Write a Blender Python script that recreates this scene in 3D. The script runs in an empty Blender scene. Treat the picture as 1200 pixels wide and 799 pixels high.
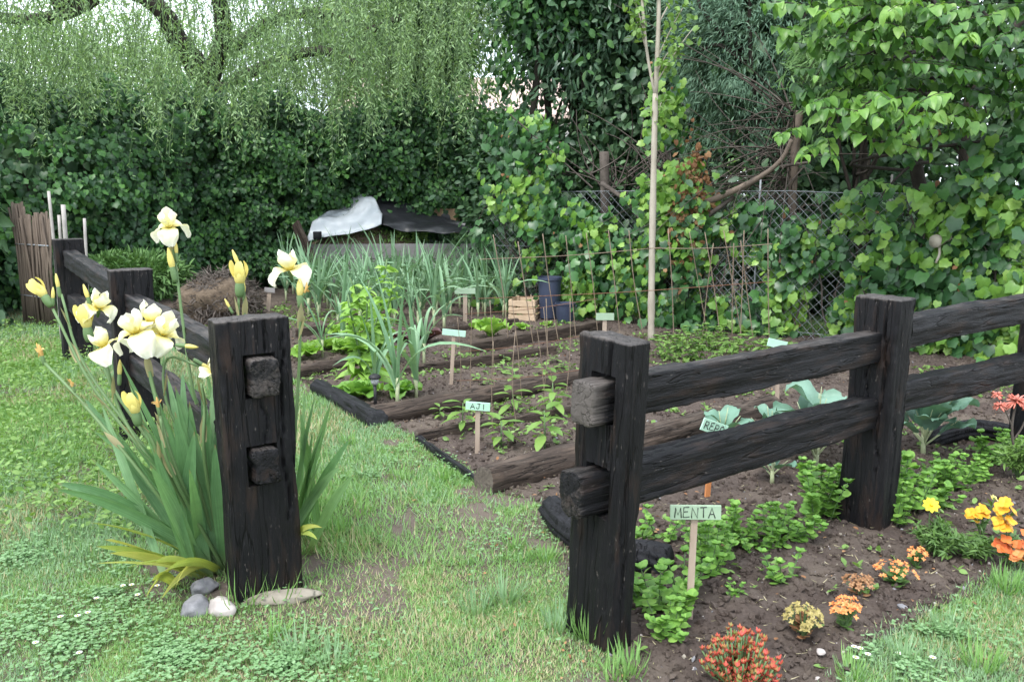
import bpy, bmesh, math, random
import numpy as np
from mathutils import Vector, Matrix

rng = np.random.default_rng(7)
random.seed(7)
SC = bpy.context.scene
COL = SC.collection
A_ = np.array
def N(*a): return np.array(a, float)

# ------------------------------------------------------------------ camera geometry (metres)
F = 1000.0; CZ = 1.55; PIT = math.atan(174.5/F)
CP, SP = math.cos(PIT), math.sin(PIT)
def ray(px, py):
    r = (px-600)/F; u = (399.5-py)/F
    return N(r, CP+u*SP, -SP+u*CP)
def G(px, py, z=0.0):
    d = ray(px, py); return N(0, 0, CZ)+d*((z-CZ)/d[2])
def PY(px, py, Y):
    d = ray(px, py); return N(0, 0, CZ)+d*(Y/d[1])

# ------------------------------------------------------------------ noise
_tab = np.random.default_rng(3).random(4096)
def vnoise(p):
    p = np.asarray(p, float); i = np.floor(p).astype(np.int64); f = p-i; f = f*f*(3-2*f)
    def h(a, b, c): return _tab[(a*73856093 ^ b*19349663 ^ c*83492791) & 4095]
    x, y, z = i[..., 0], i[..., 1], i[..., 2]; fx, fy, fz = f[..., 0], f[..., 1], f[..., 2]
    l = lambda a, b, t: a+(b-a)*t
    return l(l(l(h(x, y, z), h(x+1, y, z), fx), l(h(x, y+1, z), h(x+1, y+1, z), fx), fy),
             l(l(h(x, y, z+1), h(x+1, y, z+1), fx), l(h(x, y+1, z+1), h(x+1, y+1, z+1), fx), fy), fz)
def fbm(p, o=3):
    p = np.asarray(p, float); s = 0; a = .5; t = 0
    for k in range(o):
        s = s+a*vnoise(p*(2**k)+k*17.3); t += a; a *= .5
    return s/t
def n2(x, y, sc=1., o=3, seed=0.):
    return fbm(np.stack([np.asarray(x)*sc+seed, np.asarray(y)*sc+seed*1.7, np.zeros_like(np.asarray(x, float))+seed], -1), o)

# ------------------------------------------------------------------ mesh building
class Geo:
    def __init__(s): s.V = []; s.Fs = []; s.n = 0; s.att = {}
    def add(s, V, faces, mat=0, **att):
        V = np.asarray(V, float).reshape(-1, 3)
        if not isinstance(faces, list): faces = [faces]
        for f in faces:
            f = np.asarray(f, int)
            if len(f): s.Fs.append((f+s.n, mat))
        for k, v in att.items(): s.att.setdefault(k, []).append((s.n, np.broadcast_to(np.asarray(v, float), (len(V),))))
        s.V.append(V); s.n += len(V); return s
    def build(s, name, mats, parent=None, smooth=True, origin=None, sharp=None):
        V = np.concatenate(s.V) if s.V else np.zeros((0, 3))
        if not isinstance(mats, (list, tuple)): mats = [mats]
        o0 = None
        if parent is not None:
            off = np.zeros(3); q = parent
            while q is not None: off = off+np.array(q.location); q = q.parent
            V = V-off
        elif origin is not None:
            o0 = np.asarray(origin, float); V = V-o0
        me = bpy.data.meshes.new(name)
        me.vertices.add(len(V)); me.vertices.foreach_set('co', V.ravel())
        lv = np.concatenate([f.ravel() for f, m in s.Fs]); ls = []; mi = []; c = 0
        for f, m in s.Fs:
            k = f.shape[1]; ls.append(c+k*np.arange(len(f))); c += f.size; mi.append(np.full(len(f), m))
        ls = np.concatenate(ls); mi = np.concatenate(mi)
        me.loops.add(len(lv)); me.loops.foreach_set('vertex_index', lv.astype(np.int32))
        me.polygons.add(len(ls)); me.polygons.foreach_set('loop_start', ls.astype(np.int32))
        me.polygons.foreach_set('material_index', mi.astype(np.int32))
        for m in mats: me.materials.append(m)
        me.update(calc_edges=True)
        me.polygons.foreach_set('use_smooth', np.full(len(ls), bool(smooth)))
        for k, L in s.att.items():
            a = me.attributes.new(k, 'FLOAT', 'POINT'); d = np.zeros(len(V))
            for st, v in L: d[st:st+len(v)] = v
            a.data.foreach_set('value', d)
        if sharp: me.set_sharp_from_angle(angle=math.radians(sharp))
        o = bpy.data.objects.new(name, me); COL.objects.link(o)
        if parent is not None: o.parent = parent
        elif o0 is not None: o.location = o0
        return o

def tag(o, label=None, cat=None, group=None, kind=None):
    for k, v in (('label', label), ('category', cat), ('group', group), ('kind', kind)):
        if v: o[k] = v
    return o
def thing(name, label, cat, loc=(0, 0, 0), group=None):
    o = bpy.data.objects.new(name, None); COL.objects.link(o); o.location = tuple(float(x) for x in loc); o.empty_display_size = .1
    return tag(o, label, cat, group)
def copy_tree(o, parent=None):
    c = o.copy(); COL.objects.link(c); c.parent = parent
    for ch in list(o.children): copy_tree(ch, c)
    return c
def place(o, loc, rz=0., s=1., label=None, group=None, sz=None, tilt=None):
    o.location = tuple(float(x) for x in loc); o.rotation_euler = (tilt[0] if tilt else 0, tilt[1] if tilt else 0, rz)
    o.scale = (s, s, sz if sz else s)
    if label: o['label'] = label
    if group: o['group'] = group
    return o

def unit(v):
    v = np.asarray(v, float); return v/np.maximum(np.linalg.norm(v, axis=-1, keepdims=True), 1e-9)
def frames(tip, nor):
    y = unit(tip); x = unit(np.cross(y, nor)); z = np.cross(x, y)
    return np.stack([x, y, z], -1)          # columns
def scatter(g, tmpl, pos, R, size, mat=0):
    """tmpl = (V, [faces]) ; pos (n,3) ; R (n,3,3) ; size (n,) or (n,3)"""
    V, fs = tmpl; V = np.asarray(V, float); n = len(pos)
    if n == 0: return
    size = np.asarray(size, float)
    S = size[:, None, None] if size.ndim == 1 else size[:, None, :]
    W = np.einsum('nij,nmj->nmi', R, V[None]*S)+np.asarray(pos)[:, None, :]
    m = len(V)
    g.add(W.reshape(-1, 3), [(np.asarray(f)[None]+(np.arange(n)*m)[:, None, None]).reshape(-1, np.asarray(f).shape[1]) for f in fs], mat)

# leaf templates: +Y tip, +Z face, length 1
def t_leaf(w=.5, fold=.12, curl=.15, prof=(0, .75, 1., .7, 0), ys=(0, .22, .48, .78, 1)):
    V = []; 
    for p, y in zip(prof, ys):
        z = -curl*y*y
        if p == 0: V.append((0, y, z))
        else: V += [(-w*p/2, y, z+fold*p*.5*w*2), (0, y, z), (w*p/2, y, z+fold*p*.5*w*2)]
    T = [(0, 2, 1), (0, 3, 2)]; Q = []
    k = 1
    for i in range(len(ys)-3): Q += [(k, k+1, k+4, k+3), (k+1, k+2, k+5, k+4)]; k += 3
    e = len(V)-1; T += [(k, k+1, e), (k+1, k+2, e)]
    return A_(V), [A_(T), A_(Q)]
L_OVAL = t_leaf(.62, .12, .12)
L_LANCE = t_leaf(.24, .15, .25, (0, .8, 1, .6, 0))
L_THIN = (A_([(0, 0, 0), (-.07, .4, .03), (.07, .4, .03), (0, 1, -.1)]), [A_([(0, 2, 1), (1, 2, 3)])])
L_HEART = t_leaf(.8, .2, .3, (0, .62, .95, 1., .8, .42, 0), (.0, .03, .14, .34, .6, .84, 1))
def t_fan(pts, dome=.08):
    V = [(0, .35, dome)]+[(x, y, -.06*(x*x+y*y)) for x, y in pts]; n = len(pts)
    return A_(V), [A_([(0, 1+(i+1) % n, 1+i) for i in range(n)])]
L_IVY = t_fan([(0, .02), (-.3, -.1), (-.5, .15), (-.44, .36), (-.47, .56), (-.28, .66), (0, .97), (.28, .66), (.47, .56), (.44, .36), (.5, .15), (.3, -.1)])
L_ROUND = t_fan([(.0, 0), (-.3, .06), (-.47, .3), (-.45, .62), (-.2, .9), (0, .97), (.2, .9), (.45, .62), (.47, .3), (.3, .06)], .05)
BLADE = (A_([(-.5, 0, 0), (.5, 0, 0), (-.42, .5, .06), (.42, .5, .06), (0, 1, .26)]), [A_([(0, 1, 3, 2)]), A_([(2, 3, 4)])])

def tube(g, pts, rad, sides=6, mat=0, cap=True, flat=1.0, **att):
    pts = np.asarray(pts, float); n = len(pts); rad = np.broadcast_to(np.asarray(rad, float), (n,))
    t = np.gradient(pts, axis=0); t = unit(t)
    ref = N(0, 0, 1) if abs(t[:, 2]).mean() < .8 else N(1, 0, 0)
    a = unit(np.cross(t, ref)); b = np.cross(t, a)
    th = np.linspace(0, 2*math.pi, sides, endpoint=False)
    V = pts[:, None]+rad[:, None, None]*(np.cos(th)[None, :, None]*a[:, None]+flat*np.sin(th)[None, :, None]*b[:, None])
    i = np.arange(n-1)[:, None]*sides; j = np.arange(sides)[None]; j2 = (j+1) % sides
    Q = np.stack([i+j, i+j2, i+sides+j2, i+sides+j], -1).reshape(-1, 4)
    V = V.reshape(-1, 3); fs = [Q]
    if cap:
        V = np.concatenate([V, pts[:1], pts[-1:]]); c0 = n*sides
        j = np.arange(sides); j2 = (j+1) % sides
        fs.append(np.concatenate([np.stack([j2, j, np.full(sides, c0)], -1), np.stack([(n-1)*sides+j, (n-1)*sides+j2, np.full(sides, c0+1)], -1)]))
    g.add(V, fs, mat, **att)
def curve(*P, n=10):
    """Catmull-Rom through points"""
    P = A_([np.asarray(p, float) for p in P])
    if len(P) == 2: return P[0]+(P[1]-P[0])*np.linspace(0, 1, n)[:, None]
    Q = np.concatenate([[2*P[0]-P[1]], P, [2*P[-1]-P[-2]]]); out = []
    k = max(2, n//(len(P)-1))
    for i in range(len(P)-1):
        for t in np.linspace(0, 1, k, endpoint=False):
            p0, p1, p2, p3 = Q[i:i+4]
            out.append(.5*((2*p1)+(p2-p0)*t+(2*p0-5*p1+4*p2-p3)*t*t+(3*p1-p0-3*p2+p3)*t**3))
    out.append(P[-1]); return A_(out)
def bez(a, b, c, n=10):
    t = np.linspace(0, 1, n)[:, None]; return (1-t)**2*a+2*t*(1-t)*b+t*t*c
def ribbon(g, pts, w, face, fold=.25, mat=0, prof=None, **att):
    pts = np.asarray(pts, float); n = len(pts); t = unit(np.gradient(pts, axis=0))
    s = unit(np.cross(t, np.broadcast_to(face, t.shape))); nn = np.cross(s, t)
    u = np.linspace(0, 1, n)
    p = prof(u) if prof else np.minimum(1, np.minimum(.75+u*.8, (1-u)*2.2+.02))
    W = (w*p/2)[:, None]
    V = np.stack([pts-s*W+nn*W*fold, pts, pts+s*W+nn*W*fold], 1).reshape(-1, 3)
    i = np.arange(n-1)[:, None]*3; j = np.arange(2)[None]
    g.add(V, np.stack([i+j, i+j+1, i+j+4, i+j+3], -1).reshape(-1, 4), mat, **{k: (np.repeat(u, 3) if v == 'along' else np.tile([0., 1., 2.], n)+rng.random()*90) if isinstance(v, str) else v for k, v in att.items()})
def box(g, c, s, R=None, mat=0, bev=0.):
    """box centred at c, size s, rotation matrix R (3x3); bevelled edges"""
    x, y, z = A_(s)/2.; b = min(bev, x*.9, y*.9, z*.9)
    if b <= 0:
        V = A_([(i*x, j*y, k*z) for i in (-1, 1) for j in (-1, 1) for k in (-1, 1)])
        Q = A_([(0, 1, 3, 2), (4, 6, 7, 5), (0, 4, 5, 1), (2, 3, 7, 6), (0, 2, 6, 4), (1, 5, 7, 3)]); fs = [Q]
    else:
        bm = bmesh.new(); bmesh.ops.create_cube(bm, size=1)
        for v in bm.verts: v.co = Vector((v.co.x*2*x, v.co.y*2*y, v.co.z*2*z))
        bmesh.ops.bevel(bm, geom=list(bm.edges), offset=b, segments=1, affect='EDGES')
        V = A_([tuple(v.co) for v in bm.verts]); d = {}
        for f in bm.faces: d.setdefault(len(f.verts), []).append([v.index for v in f.verts])
        bm.verts.index_update(); fs = [A_(v) for v in d.values()]; bm.free()
    if R is not None: V = V@np.asarray(R).T
    g.add(V+np.asarray(c), fs, mat)
def rotz(a): c, s = math.cos(a), math.sin(a); return A_([[c, -s, 0], [s, c, 0], [0, 0, 1.]])
def blob(g, c, s, seed=0, mat=0, rough=.25, nu=18, nv=10, flat=0., R=None):
    """uneven rounded lump (stone, clod)"""
    th = np.linspace(0, 2*math.pi, nu, endpoint=False); ph = np.linspace(-math.pi/2, math.pi/2, nv)
    P, T = np.meshgrid(ph[1:-1], th, indexing='ij')
    D = np.stack([np.cos(P)*np.cos(T), np.cos(P)*np.sin(T), np.sin(P)], -1).reshape(-1, 3)
    D = np.concatenate([D, [[0, 0, -1], [0, 0, 1]]])
    # faceted: blend with a few planar cuts
    r = 1+rough*2*(fbm(D*1.3+seed*5.1, 3)-.5)
    rg = np.random.default_rng(seed+100)
    for k in range(7):
        nrm = unit(rg.normal(size=3)); h = .72+.2*rg.random(); d = D@nrm; r = np.where(d*r > h, h/np.maximum(d, 1e-3), r)
    V = D*r[:, None]*A_(s)
    if R is not None: V = V@np.asarray(R).T
    n = nv-2; i = np.arange(n-1)[:, None]*nu; j = np.arange(nu)[None]; j2 = (j+1) % nu
    Q = np.stack([i+j, i+j2, i+nu+j2, i+nu+j], -1).reshape(-1, 4); j = np.arange(nu); j2 = (j+1) % nu
    T3 = np.concatenate([np.stack([j2, j, np.full(nu, n*nu)], -1), np.stack([(n-1)*nu+j, (n-1)*nu+j2, np.full(nu, n*nu+1)], -1)])
    g.add(V+np.asarray(c), [Q, T3], mat)

# ------------------------------------------------------------------ materials
def mat_new(name):
    m = bpy.data.materials.new(name); m.use_nodes = True; nt = m.node_tree; nt.nodes.clear()
    out = nt.nodes.new('ShaderNodeOutputMaterial'); p = nt.nodes.new('ShaderNodeBsdfPrincipled'); nt.links.new(p.outputs[0], out.inputs[0])
    return m, nt, p, out
def ramp(nt, cols, fac, pos=None):
    r = nt.nodes.new('ShaderNodeValToRGB'); e = r.color_ramp.elements; n = len(cols)
    while len(e) < n: e.new(.5)
    for i, c in enumerate(cols): e[i].position = pos[i] if pos else i/(n-1); e[i].color = (*c, 1)
    nt.links.new(fac, r.inputs[0]); return r.outputs[0]
def noise(nt, scale, detail=4, rough=.6, vec=None, dist=0.):
    n = nt.nodes.new('ShaderNodeTexNoise'); n.inputs['Scale'].default_value = scale; n.inputs['Detail'].default_value = detail
    n.inputs['Roughness'].default_value = rough; n.inputs['Distortion'].default_value = dist
    if vec is not None: nt.links.new(vec, n.inputs['Vector'])
    return n.outputs['Fac']
def coords(nt, scale=(1, 1, 1), kind='Object'):
    t = nt.nodes.new('ShaderNodeTexCoord'); m = nt.nodes.new('ShaderNodeMapping'); m.inputs['Scale'].default_value = scale
    nt.links.new(t.outputs[kind], m.inputs['Vector']); return m.outputs[0]
def math_(nt, op, a, b=None, clamp=False):
    n = nt.nodes.new('ShaderNodeMath'); n.operation = op; n.use_clamp = clamp
    for i, v in enumerate((a, b)):
        if v is None: continue
        if isinstance(v, (int, float)): n.inputs[i].default_value = v
        else: nt.links.new(v, n.inputs[i])
    return n.outputs[0]
def mixc(nt, fac, a, b, mode='MIX'):
    n = nt.nodes.new('ShaderNodeMix'); n.data_type = 'RGBA'; n.blend_type = mode
    for s, v in ((n.inputs[0], fac), (n.inputs[6], a), (n.inputs[7], b)):
        if isinstance(v, (int, float)): s.default_value = v
        elif isinstance(v, tuple): s.default_value = (*v, 1)
        else: nt.links.new(v, s)
    return n.outputs[2]
def bump(nt, p, h, strength=.5, dist=.01):
    b = nt.nodes.new('ShaderNodeBump'); b.inputs['Strength'].default_value = strength; b.inputs['Distance'].default_value = dist
    nt.links.new(h, b.inputs['Height']); nt.links.new(b.outputs[0], p.inputs['Normal'])
def attr(nt, name):
    a = nt.nodes.new('ShaderNodeAttribute'); a.attribute_name = name; return a.outputs['Fac']

def m_leaf(name, cols, rough=.5, transl=.3, spec=.35, pos=None, nsc=1.2, fsc=28, tcol=None, along=None):
    m, nt, p, out = mat_new(name)
    g = nt.nodes.new('ShaderNodeNewGeometry')
    f = math_(nt, 'ADD', math_(nt, 'MULTIPLY', g.outputs['Random Per Island'], .65), math_(nt, 'MULTIPLY', noise(nt, nsc, 2, .5, coords(nt)), .7))
    f = math_(nt, 'ADD', f, math_(nt, 'MULTIPLY', math_(nt, 'SUBTRACT', noise(nt, fsc, 3, .6, coords(nt)), .5), .5))
    f = math_(nt, 'SUBTRACT', f, .17, True)
    c = ramp(nt, cols, f, pos)
    if along:       # sword leaf: fine lengthwise veins, paler foot, dry brown tip
        cv = nt.nodes.new('ShaderNodeCombineXYZ'); nt.links.new(math_(nt, 'MULTIPLY', attr(nt, 'across'), 7.), cv.inputs[0]); nt.links.new(math_(nt, 'MULTIPLY', attr(nt, 'along'), 2.), cv.inputs[1])
        st = noise(nt, 1., 4, .7, cv.outputs[0]); c = mixc(nt, 1., c, ramp(nt, [(.66, .68, .62), (1.25, 1.22, 1.2)], st, [.3, .7]), 'MULTIPLY'); bump(nt, p, st, .5, .004)
        e = math_(nt, 'ADD', attr(nt, 'along'), math_(nt, 'MULTIPLY', math_(nt, 'SUBTRACT', st, .5), .12))
        c = mixc(nt, ramp(nt, [(.7, .7, .7), (0, 0, 0), (0, 0, 0), (1, 1, 1)], e, [0., .16, .95, 1.]), c, ramp(nt, [(.28, .33, .15), (.28, .2, .1)], e, [.4, .6]))
    nt.links.new(c, p.inputs['Base Color']); p.inputs['Roughness'].default_value = rough; p.inputs['Specular IOR Level'].default_value = spec
    if transl:
        t = nt.nodes.new('ShaderNodeBsdfTranslucent'); mx = nt.nodes.new('ShaderNodeMixShader'); mx.inputs[0].default_value = transl
        nt.links.new(mixc(nt, 1., c, tcol or (1.15, 1.2, .55), 'MULTIPLY'), t.inputs[0])
        nt.links.new(p.outputs[0], mx.inputs[1]); nt.links.new(t.outputs[0], mx.inputs[2]); nt.links.new(mx.outputs[0], out.inputs[0])
    return m
def m_plain(name, cols, scale=8., rough=.7, spec=.3, bsc=None, bst=.3, stretch=(1, 1, 1), bd=.004, metal=0.):
    m, nt, p, out = mat_new(name); v = coords(nt, stretch)
    nt.links.new(ramp(nt, cols, noise(nt, scale, 5, .65, v), [.25+.5*i/(len(cols)-1) for i in range(len(cols))] if len(cols) > 1 else None), p.inputs['Base Color'])
    p.inputs['Roughness'].default_value = rough; p.inputs['Specular IOR Level'].default_value = spec; p.inputs['Metallic'].default_value = metal
    bump(nt, p, noise(nt, bsc or scale*2, 5, .7, v), bst, bd); return m
def m_timber(name, dark, mid, brown, grey, rough=.72, bst=.8):
    """tarred weathered timber, grain along local Z; attribute wear = how far the tar has worn off"""
    m, nt, p, out = mat_new(name)
    v = coords(nt, (1, 1, .055)); v2 = coords(nt, (1, 1, .25)); v3 = coords(nt)
    st = noise(nt, 60, 6, .7, v, .3); st2 = noise(nt, 14, 4, .6, v2); bl = noise(nt, 5, 4, .6, v3)
    c = ramp(nt, [dark, mid, brown], st, [.35, .6, .8])
    c = mixc(nt, ramp(nt, [(0, 0, 0), (1, 1, 1)], st2, [.52, .72]), c, brown)
    rg_ = math_(nt, 'ABSOLUTE', math_(nt, 'SUBTRACT', noise(nt, 16, 3, .55, coords(nt, (1, 1, .07)), .4), .5))
    crack = ramp(nt, [(0, 0, 0), (1, 1, 1)], rg_, [.0, .016])
    c = mixc(nt, 1., c, ramp(nt, [(.25, .25, .25), (1, 1, 1)], crack), 'MULTIPLY')
    c = mixc(nt, ramp(nt, [(0, 0, 0), (.8, .8, .8)], noise(nt, 95, 3, .6, coords(nt, (1, 1, .3))), [.66, .72]), c, tuple(x*.8 for x in grey))  # small pale chips that also paint glints into the timber colour
    w = math_(nt, 'ADD', attr(nt, 'wear'), math_(nt, 'MULTIPLY', math_(nt, 'SUBTRACT', bl, .5), .9))
    w = math_(nt, 'ADD', w, math_(nt, 'MULTIPLY', math_(nt, 'SUBTRACT', st, .5), .9))
    c = mixc(nt, ramp(nt, [(0, 0, 0), (1, 1, 1)], w, [.3, .85]), c, mixc(nt, st, tuple(x*.55 for x in grey), grey))
    nt.links.new(c, p.inputs['Base Color']); p.inputs['Specular IOR Level'].default_value = .22
    nt.links.new(math_(nt, 'ADD', rough-.15, math_(nt, 'MULTIPLY', bl, .3)), p.inputs['Roughness'])
    h = math_(nt, 'ADD', math_(nt, 'ADD', st, math_(nt, 'MULTIPLY', noise(nt, 140, 3, .6, v2), .4)), math_(nt, 'MULTIPLY', crack, .9))
    bump(nt, p, h, bst, .006); return m
M = {}
M['post'] = m_timber('tarred_timber', (.0032, .0032, .004), (.0068, .0064, .0076), (.026, .016, .012), (.115, .10, .09), .6, 1.)
M['log'] = m_timber('rotting_log', (.026, .019, .015), (.06, .044, .034), (.1, .072, .054), (.17, .145, .12), .85)
M['char'] = m_timber('charred_log', (.006, .006, .007), (.011, .011, .013), (.017, .017, .02), (.05, .05, .055), .6)
M['stake'] = m_plain('stake_wood', [(.28, .21, .16), (.42, .34, .27)], 30, .8, stretch=(1, 1, .15))
M['orange_stake'] = m_plain('orange_stake', [(.45, .17, .06), (.6, .26, .1)], 30, .7, stretch=(1, 1, .2))
M['sign'] = m_plain('pale_green_paint', [(.24, .34, .23), (.32, .42, .30)], 14, .6, bst=.1)
M['sign_bright'] = m_plain('mint_paint', [(.34, .56, .42), (.42, .63, .5)], 14, .5, bst=.1)
M['ink'] = m_plain('dark_ink', [(.03, .04, .035), (.06, .07, .06)], 40, .7)
M['cane'] = m_plain('dry_cane', [(.14, .1, .07), (.26, .2, .145)], 18, .8, stretch=(1, 1, .3))
M['rust'] = m_plain('rusty_rod', [(.10, .045, .025), (.2, .1, .06)], 40, .8)
M['bark'] = m_plain('dark_bark', [(.018, .015, .012), (.05, .04, .031)], 12, .9, bst=1., stretch=(1, 1, .3), bd=.03)
M['twig'] = m_plain('grey_twig', [(.045, .036, .03), (.12, .1, .085)], 10, .9)
M['cut_branch'] = m_plain('peeled_branch', [(.075, .06, .05), (.19, .145, .11)], 5, .8, bst=.5)
M['sapbark'] = m_plain('pale_smooth_bark', [(.26, .23, .18), (.42, .38, .31)], 9, .8, stretch=(1, 1, .4), bst=.3)
M['stone'] = m_plain('grey_stone', [(.11, .11, .12), (.27, .265, .27)], 18, .85, bst=.6)
M['paleston'] = m_plain('pale_stone', [(.3, .26, .245), (.46, .42, .39)], 14, .85, bst=.4)
M['flatston'] = m_plain('mossy_stone', [(.15, .13, .1), (.30, .27, .22)], 12, .9, bst=.6)
M['whitesheet'] = m_plain('white_plastic', [(.38, .42, .45), (.48, .51, .54)], 5, .4, .5)
M['blacksheet'] = m_plain('black_plastic', [(.012, .013, .016), (.025, .026, .03)], 5, .32, .5)
M['board'] = m_plain('grey_board', [(.2, .185, .18), (.3, .285, .275)], 4, .85, stretch=(1, 1, 3), bst=.2)
M['crate'] = m_plain('crate_wood', [(.36, .26, .17), (.54, .41, .28)], 20, .8, stretch=(.2, 1, 1))
M['cardb'] = m_plain('brown_box', [(.26, .17, .1), (.38, .26, .16)], 6, .85)
M['blue'] = m_plain('blue_plastic', [(.026, .034, .062), (.042, .052, .088)], 6, .45, .5)
M['blackp'] = m_plain('black_moulded_plastic', [(.015, .015, .017), (.03, .03, .032)], 20, .5)
M['clear'] = m_plain('frosted_lens', [(.3, .32, .32), (.45, .47, .46)], 20, .3, .5)
M['galv'] = m_plain('weathered_wire', [(.2, .22, .24), (.36, .38, .4)], 20, .6, metal=.3)
M['whitepole'] = m_plain('pale_pole', [(.27, .25, .23), (.4, .37, .34)], 12, .7)
M['reed'] = m_plain('brown_reed', [(.06, .045, .035), (.16, .125, .095)], 30, .9, stretch=(1, 1, .1))
M['dung'] = m_plain('straw_manure', [(.07, .05, .034), (.2, .15, .105)], 25, .95, bst=1., bd=.03)
M['plaster'] = m_plain('pale_wall', [(.5, .47, .45), (.6, .57, .54)], 1., .9)
M['rooft'] = m_plain('pink_roof_tiles', [(.36, .26, .22), (.46, .36, .31)], 6., .9)
M['glassd'] = m_plain('dark_window', [(.03, .035, .04), (.05, .055, .06)], 3., .15, .6)
# foliage
M['iris'] = m_leaf('iris_leaf', [(.085, .19, .085), (.145, .285, .135), (.23, .38, .2)], .4, .3, .45, along=True)
M['irisy'] = m_leaf('yellowing_iris_leaf', [(.2, .31, .06), (.36, .42, .1), (.5, .46, .16)], .5, .3, along=True)
M['stalk'] = m_leaf('green_stalk', [(.09, .16, .06), (.14, .22, .09)], .5, .1)
M['spathe'] = m_leaf('papery_sheath', [(.25, .24, .12), (.42, .36, .22)], .7, .3)
M['wilt'] = m_leaf('wilted_petal', [(.42, .24, .06), (.6, .38, .12), (.66, .5, .24)], .7, .3, tcol=(1, 1, 1))
M['budp'] = m_leaf('yellow_bud', [(.62, .52, .12), (.74, .66, .24)], .5, .25, tcol=(1, 1, .8))
M['grass'] = m_leaf('grass_green', [(.12, .25, .07), (.19, .35, .105), (.28, .45, .165)], .55, .3)
M['grassb'] = m_leaf('grass_blueish', [(.14, .255, .12), (.205, .34, .175), (.29, .42, .25)], .5, .3)
M['straw'] = m_leaf('grass_straw', [(.26, .24, .12), (.4, .36, .21), (.47, .42, .28)], .8, .2)
M['clover'] = m_leaf('clover_leaf', [(.12, .24, .09), (.18, .32, .135), (.27, .41, .22)], .5, .3)
M['mint'] = m_leaf('mint_leaf', [(.085, .2, .035), (.165, .335, .06), (.28, .47, .10)], .5, .3)
M['cabbage'] = m_leaf('cabbage_leaf', [(.09, .18, .125), (.14, .255, .185), (.2, .32, .25)], .55, .15)
M['leek'] = m_leaf('leek_leaf', [(.10, .21, .11), (.18, .315, .175), (.3, .43, .27)], .5, .2)
M['leekw'] = m_leaf('leek_shank', [(.32, .38, .2), (.45, .48, .3)], .5, .1)
M['lettuce'] = m_leaf('lettuce_leaf', [(.15, .3, .05), (.24, .42, .08), (.36, .54, .14)], .45, .35)
M['redlet'] = m_leaf('red_lettuce_leaf', [(.035, .02, .025), (.08, .03, .035), (.1, .08, .05)], .45, .2)
M['pepper'] = m_leaf('seedling_leaf', [(.09, .18, .035), (.15, .27, .055), (.24, .37, .09)], .4, .3)
M['ivyd'] = m_leaf('ivy_dark', [(.016, .05, .02), (.038, .11, .033), (.08, .2, .05)], .36, .2, .42)
M['ivyb'] = m_leaf('ivy_new', [(.08, .19, .035), (.16, .32, .05), (.32, .48, .11)], .38, .35, .45)
M['dead'] = m_leaf('dead_leaf', [(.12, .06, .03), (.3, .15, .07), (.42, .27, .14)], .8, .2, tcol=(1, .9, .7))
M['hedge'] = m_leaf('hedge_leaf', [(.014, .04, .019), (.03, .085, .03), (.065, .165, .045), (.12, .28, .055)], .42, .25, .35, nsc=1.6, pos=[0, .4, .68, 1])
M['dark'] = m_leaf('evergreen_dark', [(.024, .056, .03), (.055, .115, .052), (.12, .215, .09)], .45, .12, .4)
M['laurel'] = m_leaf('laurel_leaf', [(.026, .068, .036), (.055, .12, .062), (.12, .21, .11)], .35, .15, .5)
M['cypress'] = m_leaf('cypress_spray', [(.055, .12, .075), (.1, .185, .115), (.16, .25, .155)], .6, .15)
M['hazel_shade'] = m_leaf('shaded_broad_leaf', [(.016, .05, .018), (.04, .11, .028), (.085, .2, .045), (.15, .29, .07)], .38, .35, .4)  # darker copy of the broad leaf, with crown shade put into the colour
M['hazel'] = m_leaf('lit_broad_leaf', [(.03, .085, .025), (.085, .2, .04), (.18, .35, .07), (.3, .46, .12)], .38, .4, .45)  # brighter copy, coloured as if lit
M['willow'] = m_leaf('willow_leaf', [(.15, .26, .11), (.24, .365, .165), (.37, .5, .26)], .5, .35)
M['juniper'] = m_leaf('juniper_spray', [(.05, .12, .03), (.09, .18, .05), (.14, .25, .08)], .6, .15)
M['weed'] = m_leaf('weed_leaf', [(.095, .18, .04), (.155, .275, .065), (.235, .36, .11)], .5, .3)
M['ferny'] = m_leaf('ferny_leaf', [(.06, .13, .03), (.1, .19, .05), (.15, .25, .07)], .5, .25)
M['redsucc'] = m_leaf('red_succulent_leaf', [(.15, .26, .05), (.3, .22, .07), (.46, .08, .05), (.52, .09, .07), (.55, .14, .11)], .45, .2, tcol=(1, .8, .7), nsc=9)
M['orangef'] = m_leaf('orange_floret', [(.58, .15, .04), (.72, .27, .08), (.76, .4, .16)], .5, .25, tcol=(1, 1, 1))
M['yellowf'] = m_leaf('yellow_petal', [(.75, .5, .02), (.82, .62, .04)], .5, .25, tcol=(1, 1, 1))
M['amberf'] = m_leaf('amber_petal', [(.72, .33, .02), (.82, .48, .04)], .5, .25, tcol=(1, 1, 1))
M['redf'] = m_leaf('orange_red_petal', [(.6, .1, .03), (.72, .24, .05)], .5, .25, tcol=(1, 1, 1))
M['coral'] = m_leaf('coral_floret', [(.6, .14, .1), (.74, .26, .19), (.76, .36, .3)], .5, .2, tcol=(1, 1, 1))
M['drybloom'] = m_leaf('dry_yellow_bloom', [(.2, .16, .05), (.36, .3, .1), (.45, .36, .18)], .7, .2, tcol=(1, 1, .8))
M['aloe'] = m_leaf('aloe_leaf', [(.08, .12, .05), (.12, .17, .08)], .5, .05)
M['white'] = m_leaf('white_petal', [(.72, .72, .7), (.8, .8, .78)], .6, .2, tcol=(1, 1, 1))

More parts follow.
